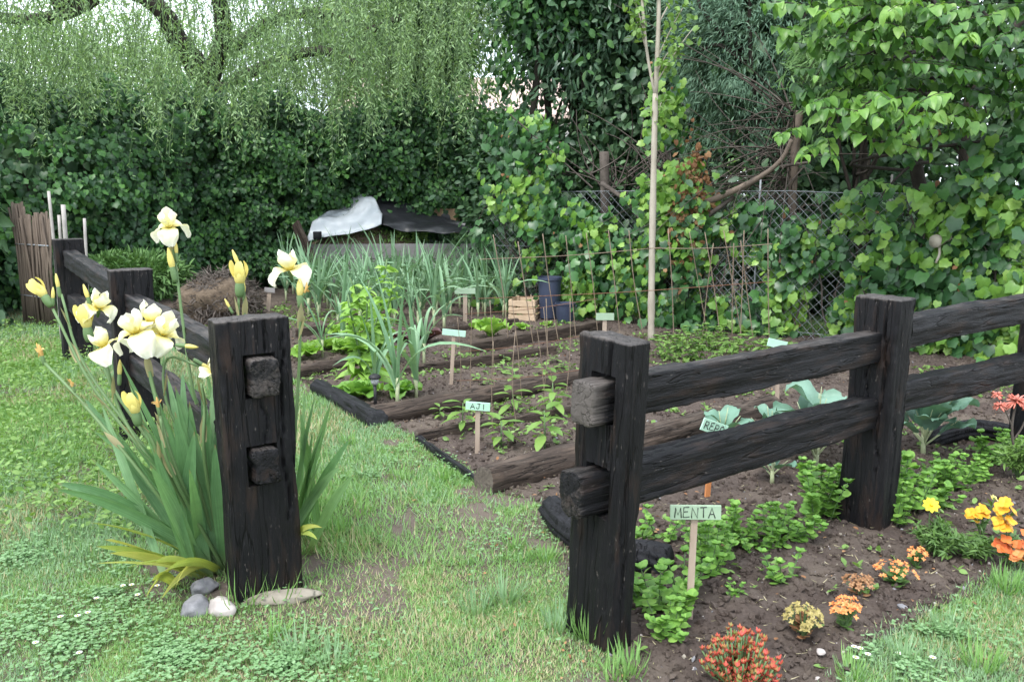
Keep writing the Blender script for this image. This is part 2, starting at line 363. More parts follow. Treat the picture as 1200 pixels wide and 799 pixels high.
def m_petal():
    m, nt, p, out = mat_new('iris_petal')
    u = attr(nt, 'along'); n = noise(nt, 70, 4, .6, coords(nt))
    f = math_(nt, 'ADD', u, math_(nt, 'MULTIPLY', math_(nt, 'SUBTRACT', n, .5), .5))
    bump(nt, p, n, .5, .003)
    c = ramp(nt, [(.55, .42, .03), (.78, .7, .27), (.82, .8, .56), (.84, .83, .72)], f, [.04, .28, .6, 1.])
    nt.links.new(c, p.inputs['Base Color']); p.inputs['Roughness'].default_value = .55
    t = nt.nodes.new('ShaderNodeBsdfTranslucent'); mx = nt.nodes.new('ShaderNodeMixShader'); mx.inputs[0].default_value = .3
    nt.links.new(c, t.inputs[0]); nt.links.new(p.outputs[0], mx.inputs[1]); nt.links.new(t.outputs[0], mx.inputs[2]); nt.links.new(mx.outputs[0], out.inputs[0])
    return m
M['petal'] = m_petal()
def m_soil():
    m, nt, p, out = mat_new('garden_soil'); v = coords(nt)
    a = noise(nt, 6, 6, .7, v); b = noise(nt, 70, 5, .75, v)
    c = ramp(nt, [(.045, .034, .029), (.1, .077, .065), (.17, .138, .118)], math_(nt, 'ADD', math_(nt, 'MULTIPLY', a, .5), math_(nt, 'MULTIPLY', b, .5)), [.3, .5, .72])
    d = noise(nt, 2.2, 3, .5, v)
    c = mixc(nt, ramp(nt, [(0, 0, 0), (1, 1, 1)], d, [.5, .68]), c, ramp(nt, [(.1, .078, .062), (.19, .155, .125)], b))
    nt.links.new(c, p.inputs['Base Color']); p.inputs['Roughness'].default_value = .95; p.inputs['Specular IOR Level'].default_value = .15
    bump(nt, p, math_(nt, 'ADD', b, noise(nt, 220, 3, .7, v)), .9, .012); return m
M['soil'] = m_soil()
def m_lawn():
    m, nt, p, out = mat_new('lawn_ground'); v = coords(nt)
    a = noise(nt, 1.6, 5, .6, v); b = noise(nt, 45, 5, .75, v)
    soil = ramp(nt, [(.06, .045, .035), (.14, .112, .088)], b); th = ramp(nt, [(.085, .125, .04), (.18, .235, .085)], b)
    c = mixc(nt, ramp(nt, [(0, 0, 0), (1, 1, 1)], math_(nt, 'ADD', a, math_(nt, 'MULTIPLY', math_(nt, 'SUBTRACT', b, .5), .3)), [.44, .56]), soil, th)
    c = mixc(nt, ramp(nt, [(0, 0, 0), (1, 1, 1)], math_(nt, 'ADD', attr(nt, 'bare'), math_(nt, 'MULTIPLY', math_(nt, 'SUBTRACT', b, .5), .5)), [.3, .6]), c, ramp(nt, [(.075, .058, .047), (.165, .135, .112)], b))
    nt.links.new(c, p.inputs['Base Color']); p.inputs['Roughness'].default_value = .95; p.inputs['Specular IOR Level'].default_value = .1
    bump(nt, p, b, .8, .012); return m
M['lawn'] = m_lawn()
# ------------------------------------------------------------------ ground
def HL(x, y):
    x = np.asarray(x, float); y = np.asarray(y, float)
    fade = np.clip(1.4-np.hypot(x, y)/18., 0, 1)
    return ((n2(x, y, 1.1, 3, 2.)-.5)*.07+(n2(x, y, 7, 2, 5.)-.5)*.014)*fade
SOILP = [G(*p)[:2] for p in ((230, 403), (330, 441), (375, 457), (408, 478), (440, 494), (480, 512), (530, 546), (572, 580), (612, 588), (645, 602),
         (655, 640), (668, 700), (712, 768), (745, 815), (770, 900), (940, 900), (985, 800), (1020, 762), (1100, 714), (1210, 655), (1300, 617))]
SOILP = A_(SOILP+[N(6.4, 4.6), N(7, 6.6), N(0.3, 11.2), N(-2.5, 16.5), N(-7.5, 15), N(-6.1, 12.)])
def sdist(x, y, P=SOILP):
    x = np.asarray(x, float); y = np.asarray(y, float); d = np.full(x.shape, 1e9); ins = np.zeros(x.shape, bool)
    for i in range(len(P)):
        a, b = P[i], P[(i+1) % len(P)]; e = b-a
        t = np.clip(((x-a[0])*e[0]+(y-a[1])*e[1])/(e@e), 0, 1)
        d = np.minimum(d, np.hypot(x-a[0]-t*e[0], y-a[1]-t*e[1]))
        c = ((a[1] > y) != (b[1] > y))
        with np.errstate(divide='ignore', invalid='ignore'):
            ins ^= c & (x < e[0]*(y-a[1])/e[1]+a[0])
    return np.where(ins, d, -d)
def HS(x, y):
    sd = sdist(x, y)+(n2(x, y, 5, 3, 9.)-.5)*.12
    lump = (n2(x, y, 8, 3, 1.)-.5)*.05+(n2(x, y, 26, 3, 4.)-.5)*.045
    return HL(x, y)*.6+np.clip(sd*.5, -.05, .006)+lump*np.clip(sd*6, .1, 1)
def gz(x, y): return np.where(sdist(x, y) > .06, HS(x, y), np.maximum(HL(x, y), HS(x, y)))
def HLS(x, y): return HL(x, y)-np.clip((sdist(x, y)-.04)*.8, 0, .12)*(np.hypot(x, y) < 25)
def GG(px, py):
    """point of the uneven ground seen at a place"""
    p = G(px, py)
    for _ in range(3): p = G(px, py, float(gz(p[0], p[1])))
    return p

def bare(x, y):
    v = np.clip((n2(x, y, 1.7, 3, 21.)-.57)*6, 0, .7)
    for px, py, r in ((555, 600, .24), (480, 603, .14), (600, 592, .16), (330, 690, .24), (222, 668, .3), (262, 690, .2), (370, 660, .16), (150, 600, .14), (560, 585, .2), (470, 620, .1), (460, 520, .12), (640, 640, .12)):
        p = G(px, py); v = np.maximum(v, np.clip(1.25-1.1*np.hypot(x-p[0], y-p[1])/r+(n2(x, y, 8, 3, 3.)-.5)*1.6, 0, .93))
    return v
def sheet(name, xs, ys, H, mat, keep=None, bareness=False):
    X, Y = np.meshgrid(xs, ys, indexing='ij'); Z = H(X, Y); nx, ny = X.shape
    i = np.arange(nx-1)[:, None]*ny; j = np.arange(ny-1)[None]
    Q = np.stack([i+j, i+ny+j, i+ny+j+1, i+j+1], -1).reshape(-1, 4)
    V = np.stack([X, Y, Z], -1).reshape(-1, 3)
    if keep is not None:
        k = keep(X, Y).ravel(); Q = Q[k[Q].all(1)]
        used = np.unique(Q); mp = np.zeros(len(V), int); mp[used] = np.arange(len(used)); V = V[used]; Q = mp[Q]
    g = Geo(); g.add(V, Q, 0, **({'bare': bare(V[:, 0], V[:, 1])} if bareness else {})); return tag(g.build(name, mat), kind='structure')
xs = np.concatenate([-np.geomspace(300, 8.2, 24), np.arange(-8, 8.01, .06), np.geomspace(8.2, 300, 24)])
ys = np.concatenate([[-60, -20, -8, -3, -1], np.arange(0, 14, .06), np.geomspace(14.2, 400, 30)])
sheet('lawn_ground', xs, ys, HLS, M['lawn'], bareness=True)
sheet('garden_soil', np.arange(-7.6, 7.1, .035), np.arange(1.2, 16.6, .035), HS, M['soil'], lambda X, Y: sdist(X, Y) > -.12)

# ------------------------------------------------------------------ timber
def timber(g, L, w, t, seed=0, res=.012, rough=.004, cracks=(), wear=None, rnd=.012, bow=0., capw=(.75, .75), mats=(0, 0), round_=False, taper=0.):
    """squared timber along +Z (w along X, t along Y); cracks: (perimeter 0..1, z0, z1, depth, half width)"""
    if round_:
        n = max(14, int(math.pi*(w+t)/2/res)); th = np.linspace(0, 2*math.pi, n, endpoint=False)
        C = np.stack([np.cos(th)*w/2, np.sin(th)*t/2], -1)
    else:
        C = []
        hw, ht = w/2-rnd, t/2-rnd
        for (cx, cy, a0, ex, ey) in ((hw, -ht, -math.pi/2, hw, ht), (hw, ht, 0, -hw, ht), (-hw, ht, math.pi/2, -hw, -ht), (-hw, -ht, math.pi, hw, -ht)):
            for a in np.linspace(a0, a0+math.pi/2, 4): C.append((cx+rnd*math.cos(a), cy+rnd*math.sin(a)))
            a = a0+math.pi/2; s = N(cx+rnd*math.cos(a), cy+rnd*math.sin(a)); e = N(ex+rnd*math.cos(a), ey+rnd*math.sin(a))
            k = max(2, int(np.linalg.norm(e-s)/res))
            for u in np.linspace(0, 1, k, endpoint=False)[1:]: C.append(tuple(s+(e-s)*u))
        C = A_(C); n = len(C)
    m = max(6, int(L/(res*1.3))); z = np.linspace(0, L, m)
    per = np.cumsum(np.linalg.norm(np.diff(np.concatenate([C, C[:1]]), axis=0), axis=1)); s = np.concatenate([[0], per[:-1]])/per[-1]; PL = per[-1]
    Nn = unit(np.stack([np.roll(C, -1, 0)[:, 1]-np.roll(C, 1, 0)[:, 1], -(np.roll(C, -1, 0)[:, 0]-np.roll(C, 1, 0)[:, 0])], -1))
    Z, I = np.meshgrid(z, np.arange(n), indexing='ij')
    X = C[I, 0]*(1-taper*Z/L); Y = C[I, 1]*(1-taper*Z/L)
    d = (fbm(np.stack([X*22+seed, Y*22, Z*2.2+seed*3], -1), 4)-.5)*2*rough*1.6+(fbm(np.stack([X*90, Y*90+seed, Z*4], -1), 2)-.5)*rough*1.1
    if not round_:      # chipped, rounded-off corners
        cd = np.minimum(np.abs(np.abs(X)-w/2), 9)+np.minimum(np.abs(np.abs(Y)-t/2), 9)
        ch = np.clip((fbm(np.stack([X*9+seed, Y*9, Z*7+seed], -1), 3)-.5)*5, 0, 1)
        d = d-.009*ch*np.clip(1-cd/.03, 0, 1)
    for (s0, z0, z1, dep, hwid) in cracks:
        wig = (fbm(np.stack([z*6, np.full(m, seed+s0*37.), np.zeros(m)], -1), 3)-.5)*.05/PL*1.6
        ds = np.abs((s[None]-s0-wig[:, None]+.5) % 1-.5)*PL
        env = np.clip(np.minimum(z-z0, z1-z)/max(.02, .18*(z1-z0)), 0, 1)[:, None]
        d = d-dep*env*np.clip(1-ds/hwid, 0, 1)
    X = X+Nn[I, 0]*d; Y = Y+Nn[I, 1]*d
    bx = bow*np.sin(math.pi*Z/L)
    V = np.stack([X, Y+bx, Z], -1)
    W = np.zeros(Z.shape) if wear is None else wear(C[I, 0], C[I, 1], Z)
    # end caps: rings drawn in
    caps = []; wc = []
    for e, sg in ((0, -1), (m-1, 1)):
        for q, dz in ((.93, .004), (.6, .005), (.25, .005)):
            R = V[e].copy(); c = R.mean(0); R = c+(R-c)*N(q, q, 1); R[:, 2] += sg*(dz+(fbm(np.stack([R[:, 0]*30, R[:, 1]*30, np.full(n, seed+sg)], -1), 3)-.5)*.012*(1 if q > .3 else .8)); caps.append(R); wc.append(np.full(n, capw[0] if sg < 0 else capw[1]))
    allV = np.concatenate([V.reshape(-1, 3)]+caps+[[caps[2].mean(0)], [caps[5].mean(0)]])
    wa = np.concatenate([W.ravel()]+wc+[[capw[0]], [capw[1]]])
    i = np.arange(m-1)[:, None]*n; j = np.arange(n)[None]; j2 = (j+1) % n
    Qs = np.stack([i+j, i+j2, i+n+j2, i+n+j], -1).reshape(-1, 4)
    b0 = m*n; jj = np.arange(n); jn = (jj+1) % n; Qc = []
    seqb = [0, b0, b0+n, b0+2*n]; seqt = [(m-1)*n, b0+3*n, b0+4*n, b0+5*n]
    for k in range(3):
        Qc.append(np.stack([seqb[k]+jn, seqb[k]+jj, seqb[k+1]+jj, seqb[k+1]+jn], -1)); Qc.append(np.stack([seqt[k]+jj, seqt[k]+jn, seqt[k+1]+jn, seqt[k+1]+jj], -1))
    T = np.concatenate([np.stack([seqb[3]+jn, seqb[3]+jj, np.full(n, b0+6*n)], -1), np.stack([seqt[3]+jj, seqt[3]+jn, np.full(n, b0+6*n+1)], -1)])
    g.add(allV, [Qs]+Qc+[T], mats[0], wear=wa)

def cut(o, boxes):
    """cut box-shaped holes (centre, size in the object's own axes) out of a mesh"""
    for c, s in boxes:
        g = Geo(); box(g, c, s); k = g.build('cutter', [], smooth=False)
        k.matrix_world = o.matrix_world.copy()
        md = o.modifiers.new('hole', 'BOOLEAN'); md.object = k; md.operation = 'DIFFERENCE'; md.solver = 'EXACT'
        k.parent = o.parent; k.location = o.location; k.rotation_euler = o.rotation_euler
        bpy.context.view_layer.update()
        me = bpy.data.meshes.new_from_object(o.evaluated_get(bpy.context.evaluated_depsgraph_get()))
        o.modifiers.clear(); old = o.data; o.data = me; me.name = old.name; bpy.data.meshes.remove(old)
        km = k.data; bpy.data.objects.remove(k); bpy.data.meshes.remove(km)
    o.data.set_sharp_from_angle(angle=math.radians(42))

def fence_post(parent, base, h, w, t, ang, lean=(0, 0), seed=0, holes=(), cracks=(), wearc=.0):
    g = Geo()
    wr = lambda x, y, z: wearc+np.clip((z-h-.108)*40, 0, .5)+np.clip(1-np.minimum(np.abs(np.abs(x)-w/2), np.abs(np.abs(y)-t/2)+0*x)/.1, 0, 0)
    timber(g, h+.12, w, t, seed, .0085, .0058, cracks, wr, capw=(.2, .6))
    o = g.build('post', M['post'])
    o.parent = parent; o.location = Vector(base)-parent.location-Vector((0, 0, .12)); o.rotation_euler = (lean[0], lean[1], -ang)
    bpy.context.view_layer.update()
    if holes: cut(o, [((hx, 0, z+.12), (hw, t*3, hh)) for (hx, z, hw, hh) in holes])
    else: o.data.set_sharp_from_angle(angle=math.radians(42))
    return o
def rail(parent, a, b, w, hgt, seed, cracks=(), wear0=0., topwear=.3, end0=.6, bow=0.):
    a = A_(a, float); b = A_(b, float); L = np.linalg.norm(b-a); z = (b-a)/L; x = unit(np.cross(z, N(0, 0, 1))); y = np.cross(z, x)
    # x: towards the far side, -x towards the camera side; y is up or down: keep it up
    if y[2] < 0: x, y = -x, -y
    g = Geo()
    wr = lambda X, Y, Z: wear0+topwear*np.clip((Y-hgt/2+.014)/.012, 0, 1)+np.clip(1-Z/.11, 0, 1)*end0
    timber(g, L, w, hgt, seed, .0095, .0078, cracks, wr, rnd=.012, bow=bow, capw=(end0, .2))
    o = g.build('rail', M['post'], sharp=48)
    o.parent = parent; o.location = Vector(a)-parent.location
    o.rotation_euler = Matrix(np.stack([x, y, z], -1).tolist()).to_euler(); return o

A0 = G(698, 748); B0 = G(1013, 613); dR = unit(B0-A0); C0 = B0+(B0-A0)*1.05; angR = math.atan2(dR[0], dR[1])
L0 = G(312, 689); L1 = G(152, 318, 1.07); L1[2] = 0; L2 = G(80, 283, 1.1); L2[2] = 0; dL = unit(L1-L0); angL = math.atan2(dL[0], dL[1])
up = lambda p, z: N(p[0], p[1], z)
FR = thing('timber_fence', 'dark timber post and rail fence running from the MENTA sign to the ivy', 'fence', A0)
fence_post(FR, A0, 1.085, .235, .105, angR, (.0, math.radians(3.0)), 1, [(.012, .89, .112, .168), (.012, .572, .114, .176)],
           [(.30, .3, 1.3, .02, .008), (.36, .0, .8, .008, .006), (.92, .75, 1.3, .02, .007), (.07, .2, .9, .01, .006), (.83, .4, 1.0, .008, .006), (.97, .1, .6, .008, .006)])
fence_post(FR, B0, 1.08, .215, .15, angR+math.radians(-3), (0, math.radians(1)), 2, [], [(.93, .3, 1.25, .02, .008), (.85, .5, 1.3, .014, .007), (.1, .1, .9, .012, .006), (.2, .4, 1.3, .01, .006)])
fence_post(FR, C0, 1.08, .22, .12, angR, (0, 0), 3, [], [(.9, .2, 1.1, .015, .007)])
off = unit(N(dR[1], -dR[0], 0))*.012
def rr(p, z, e=0.): return up(p, z)+dR*e+off
tA = rr(A0, .862, -.135)+N(.03, -.02, 0)
rail(FR, tA+N(0, 0, .018), rr(B0, .862, -.03), .095, .142, 11, [(.30, .2, 1.1, .03, .012), (.365, .75, 1.6, .022, .010), (.42, .1, .7, .01, .007), (.93, .1, 1.5, .012, .008)], .0, .45, .9)
rail(FR, rr(A0, .565, -.135), rr(B0, .558, -.03), .1, .155, 12, [(.33, .15, 1.3, .016, .01), (.40, .3, 1.7, .01, .006), (.93, .3, 1.2, .012, .008), (.46, .1, .6, .01, .006)], .0, .25, .3)
rail(FR, rr(B0, .898, .06), rr(C0, .9, .05), .1, .15, 13, [(.35, .1, .9, .012, .008), (.4, .5, 1.4, .012, .007)], .06, .3, .7, .012)
rail(FR, rr(B0, .602, .06), rr(C0, .55, .05), .1, .15, 14, [(.38, .2, 1.3, .012, .008)], 0., .2, .1)
FL = thing('timber_fence', 'dark timber post and rail fence among the yellow irises', 'fence', L0)
fence_post(FL, L0, 1.085, .27, .13, angL, (0, math.radians(-.6)), 5, [(.01, .875, .122, .166), (.0, .53, .118, .158)],
           [(.10, .0, 1.25, .024, .008), (.135, .5, 1.3, .014, .006), (.03, .1, .8, .01, .006), (.96, .3, 1.25, .018, .007), (.22, .05, .9, .009, .006), (.60, .1, 1.1, .01, .006), (.16, .0, .6, .01, .006), (.89, .6, 1.3, .012, .006)])
fence_post(FL, L1, 1.08, .25, .13, angL, (0, 0), 6, [], [(.1, .2, 1.1, .015, .008), (.95, .2, 1.2, .015, .008)])
fence_post(FL, L2, 1.12, .25, .13, angL, (0, 0), 7, [], [(.1, .2, 1.1, .015, .008)])
lr = lambda p, z, e=0.: up(p, z)+dL*e
rail(FL, lr(L0, .872, -.105)+N(.01, -.005, 0), lr(L1, .86, .0), .105, .145, 21, [(.44, .2, 1.6, .02, .01), (.55, .9, 2.3, .012, .008)], .0, .45, .42)
rail(FL, lr(L0, .53, -.10), lr(L1, .49, .0), .098, .135, 22, [(.44, .2, 1.9, .02, .01), (.2, 0, .4, .02, .012), (.7, 0, .3, .02, .01)], .02, .45, .12)
rail(FL, lr(L1, .9, .02), lr(L2, .95, .0), .12, .15, 23, [(.44, .2, 1.9, .02, .01)], 0, .35, .2)
rail(FL, lr(L1, .53, .02), lr(L2, .55, .0), .12, .15, 24, [], 0, .3, .2)

# ------------------------------------------------------------------ logs and boards that edge the beds
def log_between(name, label, pa, pb, r, mat='log', seed=0, bury=.35, bend=0., flat=.9, cat='log', square=False, cracks=((.2, .1, .9, .014, .01), (.4, .2, 1.0, .012, .01), (.55, .0, .6, .012, .008)), w=None):
    a = GG(*pa) if len(pa) == 2 else A_(pa); b = GG(*pb) if len(pb) == 2 else A_(pb)
    a = a+N(0, 0, r*(1-2*bury)); b = b+N(0, 0, r*(1-2*bury)); L = np.linalg.norm(b-a)
    z = (b-a)/L; x = unit(np.cross(z, N(0, 0, 1))); y = np.cross(z, x)
    if y[2] < 0: x, y = -x, -y
    g = Geo(); wr = lambda X, Y, Z: np.full(np.shape(Z), .12)+.2*np.clip(Y/r, 0, 1)
    cr = tuple((c[0], c[1]*L, c[2]*L, c[3], c[4]) for c in cracks)
    timber(g, L, (w or 2*r), 2*r*flat, seed, .016, .012 if not square else .005, cr, wr, round_=not square, bow=bend)
    o = g.build(name, M[mat], sharp=60); o.location = tuple(a); o.rotation_euler = Matrix(np.stack([x, y, z], -1).tolist()).to_euler()
    return tag(o, label, cat)
log_between('edging_log', 'grey round log along the lawn below the pale lettuces', (343, 443), (424, 426), .075, seed=31, bury=.3)
log_between('edging_log', 'short charred log end jutting onto the lawn beside the black stake light', (374, 459), (442, 498), .075, 'char', 32, bury=.25)
log_between('edging_log', 'long brown log bordering the bed of the tall leeks, behind the AJI sign', (438, 494), (690, 446), .085, seed=33, bury=.3)
log_between('edging_log', 'thick split log at the front edge of the pepper seedling bed', (568, 574), (905, 484), .085, seed=34, bury=.25, flat=1.05)
log_between('edging_board', 'thin sunken board behind the pepper seedlings', (488, 516), (690, 482), .05, seed=35, bury=.35, square=True, w=.05, cat='board')
log_between('edging_board', 'black plastic edging strip along the lawn side of the seedling bed', (490, 516), (568, 572), .04, 'char', 36, bury=.45, square=True, w=.03, cat='board')
log_between('edging_board', 'dark plank edging behind the row of young seedlings', (470, 440), (650, 413), .055, 'log', 37, bury=.3, square=True, w=.06, cat='board')
log_between('sleeper', 'square dark sleeper in front of the single round lettuce', (545, 416), (700, 388), .085, 'log', 38, bury=.25, square=True, w=.15, cat='sleeper')
log_between('edging_board', 'low weathered plank at the front of the leek bed', (470, 398), (606, 379), .05, 'log', 39, bury=.3, square=True, w=.06, cat='board')
log_between('edging_board', 'reddish dark plank lying in the soil beside the lettuces', (345, 396), (425, 384), .07, 'log', 40, bury=.25, square=True, w=.07, cat='board')
def bent_log(name, label, pts, rad, mat, seed):
    c = curve(*pts, n=40); g = Geo(); n = len(c); t = unit(np.gradient(c, axis=0)); a = unit(np.cross(t, N(0, 0, 1))); b = np.cross(a, t)
    k = 44; th = np.linspace(0, 2*math.pi, k, endpoint=False); s = np.linspace(0, np.linalg.norm(np.diff(c, axis=0), axis=1).sum(), n)
    S, T = np.meshgrid(s, th, indexing='ij')
    r = rad*(1+.5*(fbm(np.stack([np.cos(T)*3+seed, np.sin(T)*3, S*2.5], -1), 4)-.5)-.22*np.abs(np.sin(T*5+7*fbm(np.stack([S*2, np.cos(T), np.sin(T)+seed], -1), 3)))**5*fbm(np.stack([S*5, np.cos(T)*2, np.sin(T)*2], -1), 2)*1.6)
    r *= np.clip(np.minimum(s, s[-1]-s)/.03+.75, 0, 1)[:, None]
    V = c[:, None]+r[..., None]*(np.cos(T)[..., None]*a[:, None]+np.sin(T)[..., None]*b[:, None]); V = V.reshape(-1, 3)
    i = np.arange(n-1)[:, None]*k; j = np.arange(k)[None]; j2 = (j+1) % k; jj = np.arange(k); jn = (jj+1) % k
    V = np.concatenate([V, c[:1], c[-1:]])
    g.add(V, [np.stack([i+j, i+j2, i+k+j2, i+k+j], -1).reshape(-1, 4)[:, ::-1], np.concatenate([np.stack([jj, jn, np.full(k, n*k)], -1), np.stack([(n-1)*k+jn, (n-1)*k+jj, np.full(k, n*k+1)], -1)])], 0, wear=.05)
    return tag(g.build(name, M[mat], origin=pts[0]), label, 'log')
zz = lambda p, h: GG(*p)+N(0, 0, h)
bent_log('charred_log', 'charred black branch log lying behind the first timber post', [zz((646, 604), .05), zz((668, 632), .05), zz((715, 660), .04), zz((752, 664), .045), zz((786, 668), .03)], .07, 'char', 51)
bent_log('half_buried_log', 'dark half buried log under the far timber rail', [zz((1085, 520), .03), zz((1140, 512), .05), zz((1200, 520), .04)], .06, 'char', 52)
# ------------------------------------------------------------------ irises
def petal_grid(g, path, width, ruffle, cup, nu=9, nv=7, seed=0, rot=0., c=(0, 0, 0), R=None, mat=0):
    u = np.linspace(0, 1, nu); v = np.linspace(-1, 1, nv); P = path(u)                       # (nu,2): radial, height
    U, W = np.meshgrid(u, v, indexing='ij'); wd = width(u)[:, None]
    rad = P[:, 0][:, None]*np.ones_like(W); hz = P[:, 1][:, None]+0*W
    tang = unit(np.gradient(P, axis=0)); nr, nz = -tang[:, 1][:, None], tang[:, 0][:, None]
    off = cup*wd*W*W+ruffle*U**1.5*np.abs(W)**1.5*np.sin(W*7+U*9+seed*2.1)+ruffle*.6*U*np.sin(U*14+W*3+seed)*np.abs(W)
    X = rad+nr*off; Z = hz+nz*off; Y = wd*W*(1-.12*np.abs(W)*np.abs(cup))
    V = np.stack([X, Y, Z], -1).reshape(-1, 3)@rotz(rot).T
    if R is not None: V = V@np.asarray(R).T
    i = np.arange(nu-1)[:, None]*nv; j = np.arange(nv-1)[None]
    g.add(V+A_(c), np.stack([i+j, i+nv+j, i+nv+j+1, i+j+1], -1).reshape(-1, 4), mat, along=U.ravel())
def tiltm(dx, dy):
    z = unit(N(dx, dy, 1)); x = unit(np.cross(N(0, 1, 0), z)); return np.stack([x, np.cross(z, x), z], -1)
def iris_flower(parent, c, s, seed, tilt=(0, 0), opened=1.):
    rg = np.random.default_rng(seed); R = tiltm(*tilt); g = Geo(); r0 = rg.random()*2
    for k in range(3):       # standards, domed
        a = r0+k*2.094+rg.normal()*.1; q = .85+.3*rg.random()
        petal_grid(g, lambda u: np.stack([s*(.012+.36*np.sin(u*2.35)*(1-.1*u)*q), s*(.02+.80*u*q)], -1), lambda u: s*.36*np.sin(np.clip(u*.93+.07, 0, 1)*math.pi)**.65*(.8+.2*u), .085*s, .4, 13, 11, seed=seed+k, rot=a, c=c, R=R)
    for k in range(3):       # falls, drooping
        a = r0+1.047+k*2.094+rg.normal()*.15; q = (.9+.25*rg.random()); dr = opened*(.85+.35*rg.random())
        petal_grid(g, lambda u: np.stack([s*(.02+.62*q*np.sin(u*1.75)), s*(.02+.22*np.sin(u*2.2)-dr*.72*u**2.2)], -1), lambda u: s*(.07+.36*np.sin(np.clip(u*.98, 0, 1)**1.25*math.pi)**.7), .10*s, .12, 13, 11, seed=seed+k+5, rot=a, c=c, R=R)
    tube(g, [A_(c)-R@N(0, 0, .42*s), A_(c)-R@N(0, 0, .1*s), A_(c)+R@N(0, 0, .06*s)], [.05*s, .085*s, .1*s], 8, 1, along=0.)
    return g.build('flower', [M['petal'], M['stalk']], parent)
def iris_bud(parent, c, s, d, full=.5, name='bud', wilt=False):
    """pointed bud along direction d; s length"""
    d = unit(A_(d, )); g = Geo(); u = np.linspace(0, 1, 9); c = A_(c, float)
    P = c+d*(u*s)[:, None]
    sw = np.sin(np.clip(u, 0, 1)**.9*math.pi)**.8
    tube(g, P, s*(.03+.17*full*2*sw*(1-.25*u)), 8, 2 if wilt else 0)
    tube(g, c-d*s*.45+d*(u*s*.95)[:, None], s*(.05+.17*full*1.75*np.sin(np.clip(u*.8+.12, 0, 1)*math.pi)**.8*(1-.55*u)), 8, 1)
    if full > .6 and not wilt:        # petals starting to unroll at the tip
        x = unit(np.cross(d, N(.3, .8, .1)))
        for k in range(3):
            a = k*2.1; q = x*math.cos(a)+np.cross(d, x)*math.sin(a)
            ribbon(g, bez(c+d*s*.3+q*s*.12, c+d*s*.8+q*s*.34, c+d*s*1.12+q*s*(.15+.3*(k == 0)), 7), s*.42, q, .3, 0, lambda t: np.sin(np.clip(t*.85+.1, 0, 1)*math.pi)**.6)
    if wilt:
        for k in range(5):
            q = unit(rng.normal(size=3)); ribbon(g, bez(c+d*s*.4, c+d*s*.8+q*s*.3, c+d*s*(.5+.5*rng.random())+q*s*.5, 6), s*.22, unit(rng.normal(size=3)), .5, 2)
    return g.build(name, [M['budp'], M['stalk'], M['wilt']], parent)
def iris_stalk(parent, pts, r=.0075, sheaths=()):
    c = curve(*pts, n=16); g = Geo(); tube(g, c, np.linspace(r*1.15, r*.75, len(c)), 7, 0)
    for f in sheaths:
        k = int(f*(len(c)-1)); d = unit(c[min(k+1, len(c)-1)]-c[k-1]); q = unit(N(rng.normal(), rng.normal()*.5, .1))
        ribbon(g, bez(c[k]-d*.03, c[k]+q*.016+d*.02, c[k]+q*.02+d*.07, 6), .028, -q, .5, 1)
    return g.build('stalk', [M['stalk'], M['spathe']], parent)

def iris_leaves(parent, base, tips, mat='iris', w=.058, name='leaf_fan', seed=0):
    """tips: (px, py, Y, droop) of each sword leaf"""
    g = Geo(); rg = np.random.default_rng(seed)
    for (px, py, Y, dr) in tips:
        t = PY(px, py, Y); b = A_(base, float)+N(rg.normal()*.055, rg.normal()*.06, 0); b[2] = gz(b[0], b[1])-.01
        L = np.linalg.norm(t-b); mid = b+(t-b)*.55+N(0, 0, L*(.05+dr)); 
        face = unit(N(-.25+rg.normal()*.75, -1, .25+rg.normal()*.3))
        ribbon(g, bez(b, mid, t, 14), w*(.75+.5*rg.random()), face, .3+.2*rg.random(), 0, lambda u: np.minimum(1, np.minimum(.8+u*.5, ((1-u)*2.6)**.75+.01)), along='along', across='across')
    return g.build(name, M[mat], parent)
bI = GG(252, 668)
IC = thing('iris_clump', 'large clump of pale yellow irises with sword leaves before the corner timber post', 'iris', bI)
tl = [(62, 572, 3.1, .10), (66, 566, 3.2, .14), (108, 538, 3.25, .03), (96, 462, 3.5, .02), (118, 470, 3.4, 0), (140, 420, 3.6, 0), (133, 500, 3.2, 0), (150, 445, 3.3, 0), (166, 490, 3.1, 0), (172, 430, 3.5, 0),
      (185, 470, 3.2, 0), (196, 440, 3.5, 0), (205, 482, 3.15, 0), (214, 430, 3.6, 0), (222, 470, 3.3, 0), (236, 450, 3.45, 0), (228, 505, 3.1, 0), (205, 452, 3.3, 0), (246, 482, 3.35, 0), (252, 520, 3.15, 0),
      (160, 520, 3.1, .01), (180, 525, 3.05, .01), (250, 445, 3.6, 0), (190, 500, 3.4, 0), (155, 470, 3.5, 0), (262, 470, 3.5, 0), (176, 545, 3.0, .01), (128, 520, 3.4, .02),
      (148, 505, 3.35, 0), (242, 500, 3.5, 0), (222, 550, 3.0, 0), (104, 500, 3.5, .02)]
iris_leaves(IC, bI, tl, seed=1)
iris_leaves(IC, bI+N(-.02, 0, 0), [(112, 660, 2.85, .05), (150, 665, 2.8, .06), (128, 648, 2.95, .07), (112, 640, 3.0, .06), (205, 690, 2.75, .1), (195, 668, 2.85, .09), (105, 612, 3.15, .10), (122, 632, 3.0, .10), (170, 700, 2.8, .12), (188, 703, 2.8, .13), (180, 660, 2.9, .12), (178, 680, 2.85, .11)], 'irisy', .03, 'leaf_fan', 2)
def st(parent, base, pts, sh=(.5, .8), r=.0075):
    return iris_stalk(parent, [A_(base)+N(rng.normal()*.03, rng.normal()*.03, 0)]+[PY(*p) for p in pts], r, sh)
FS = .098
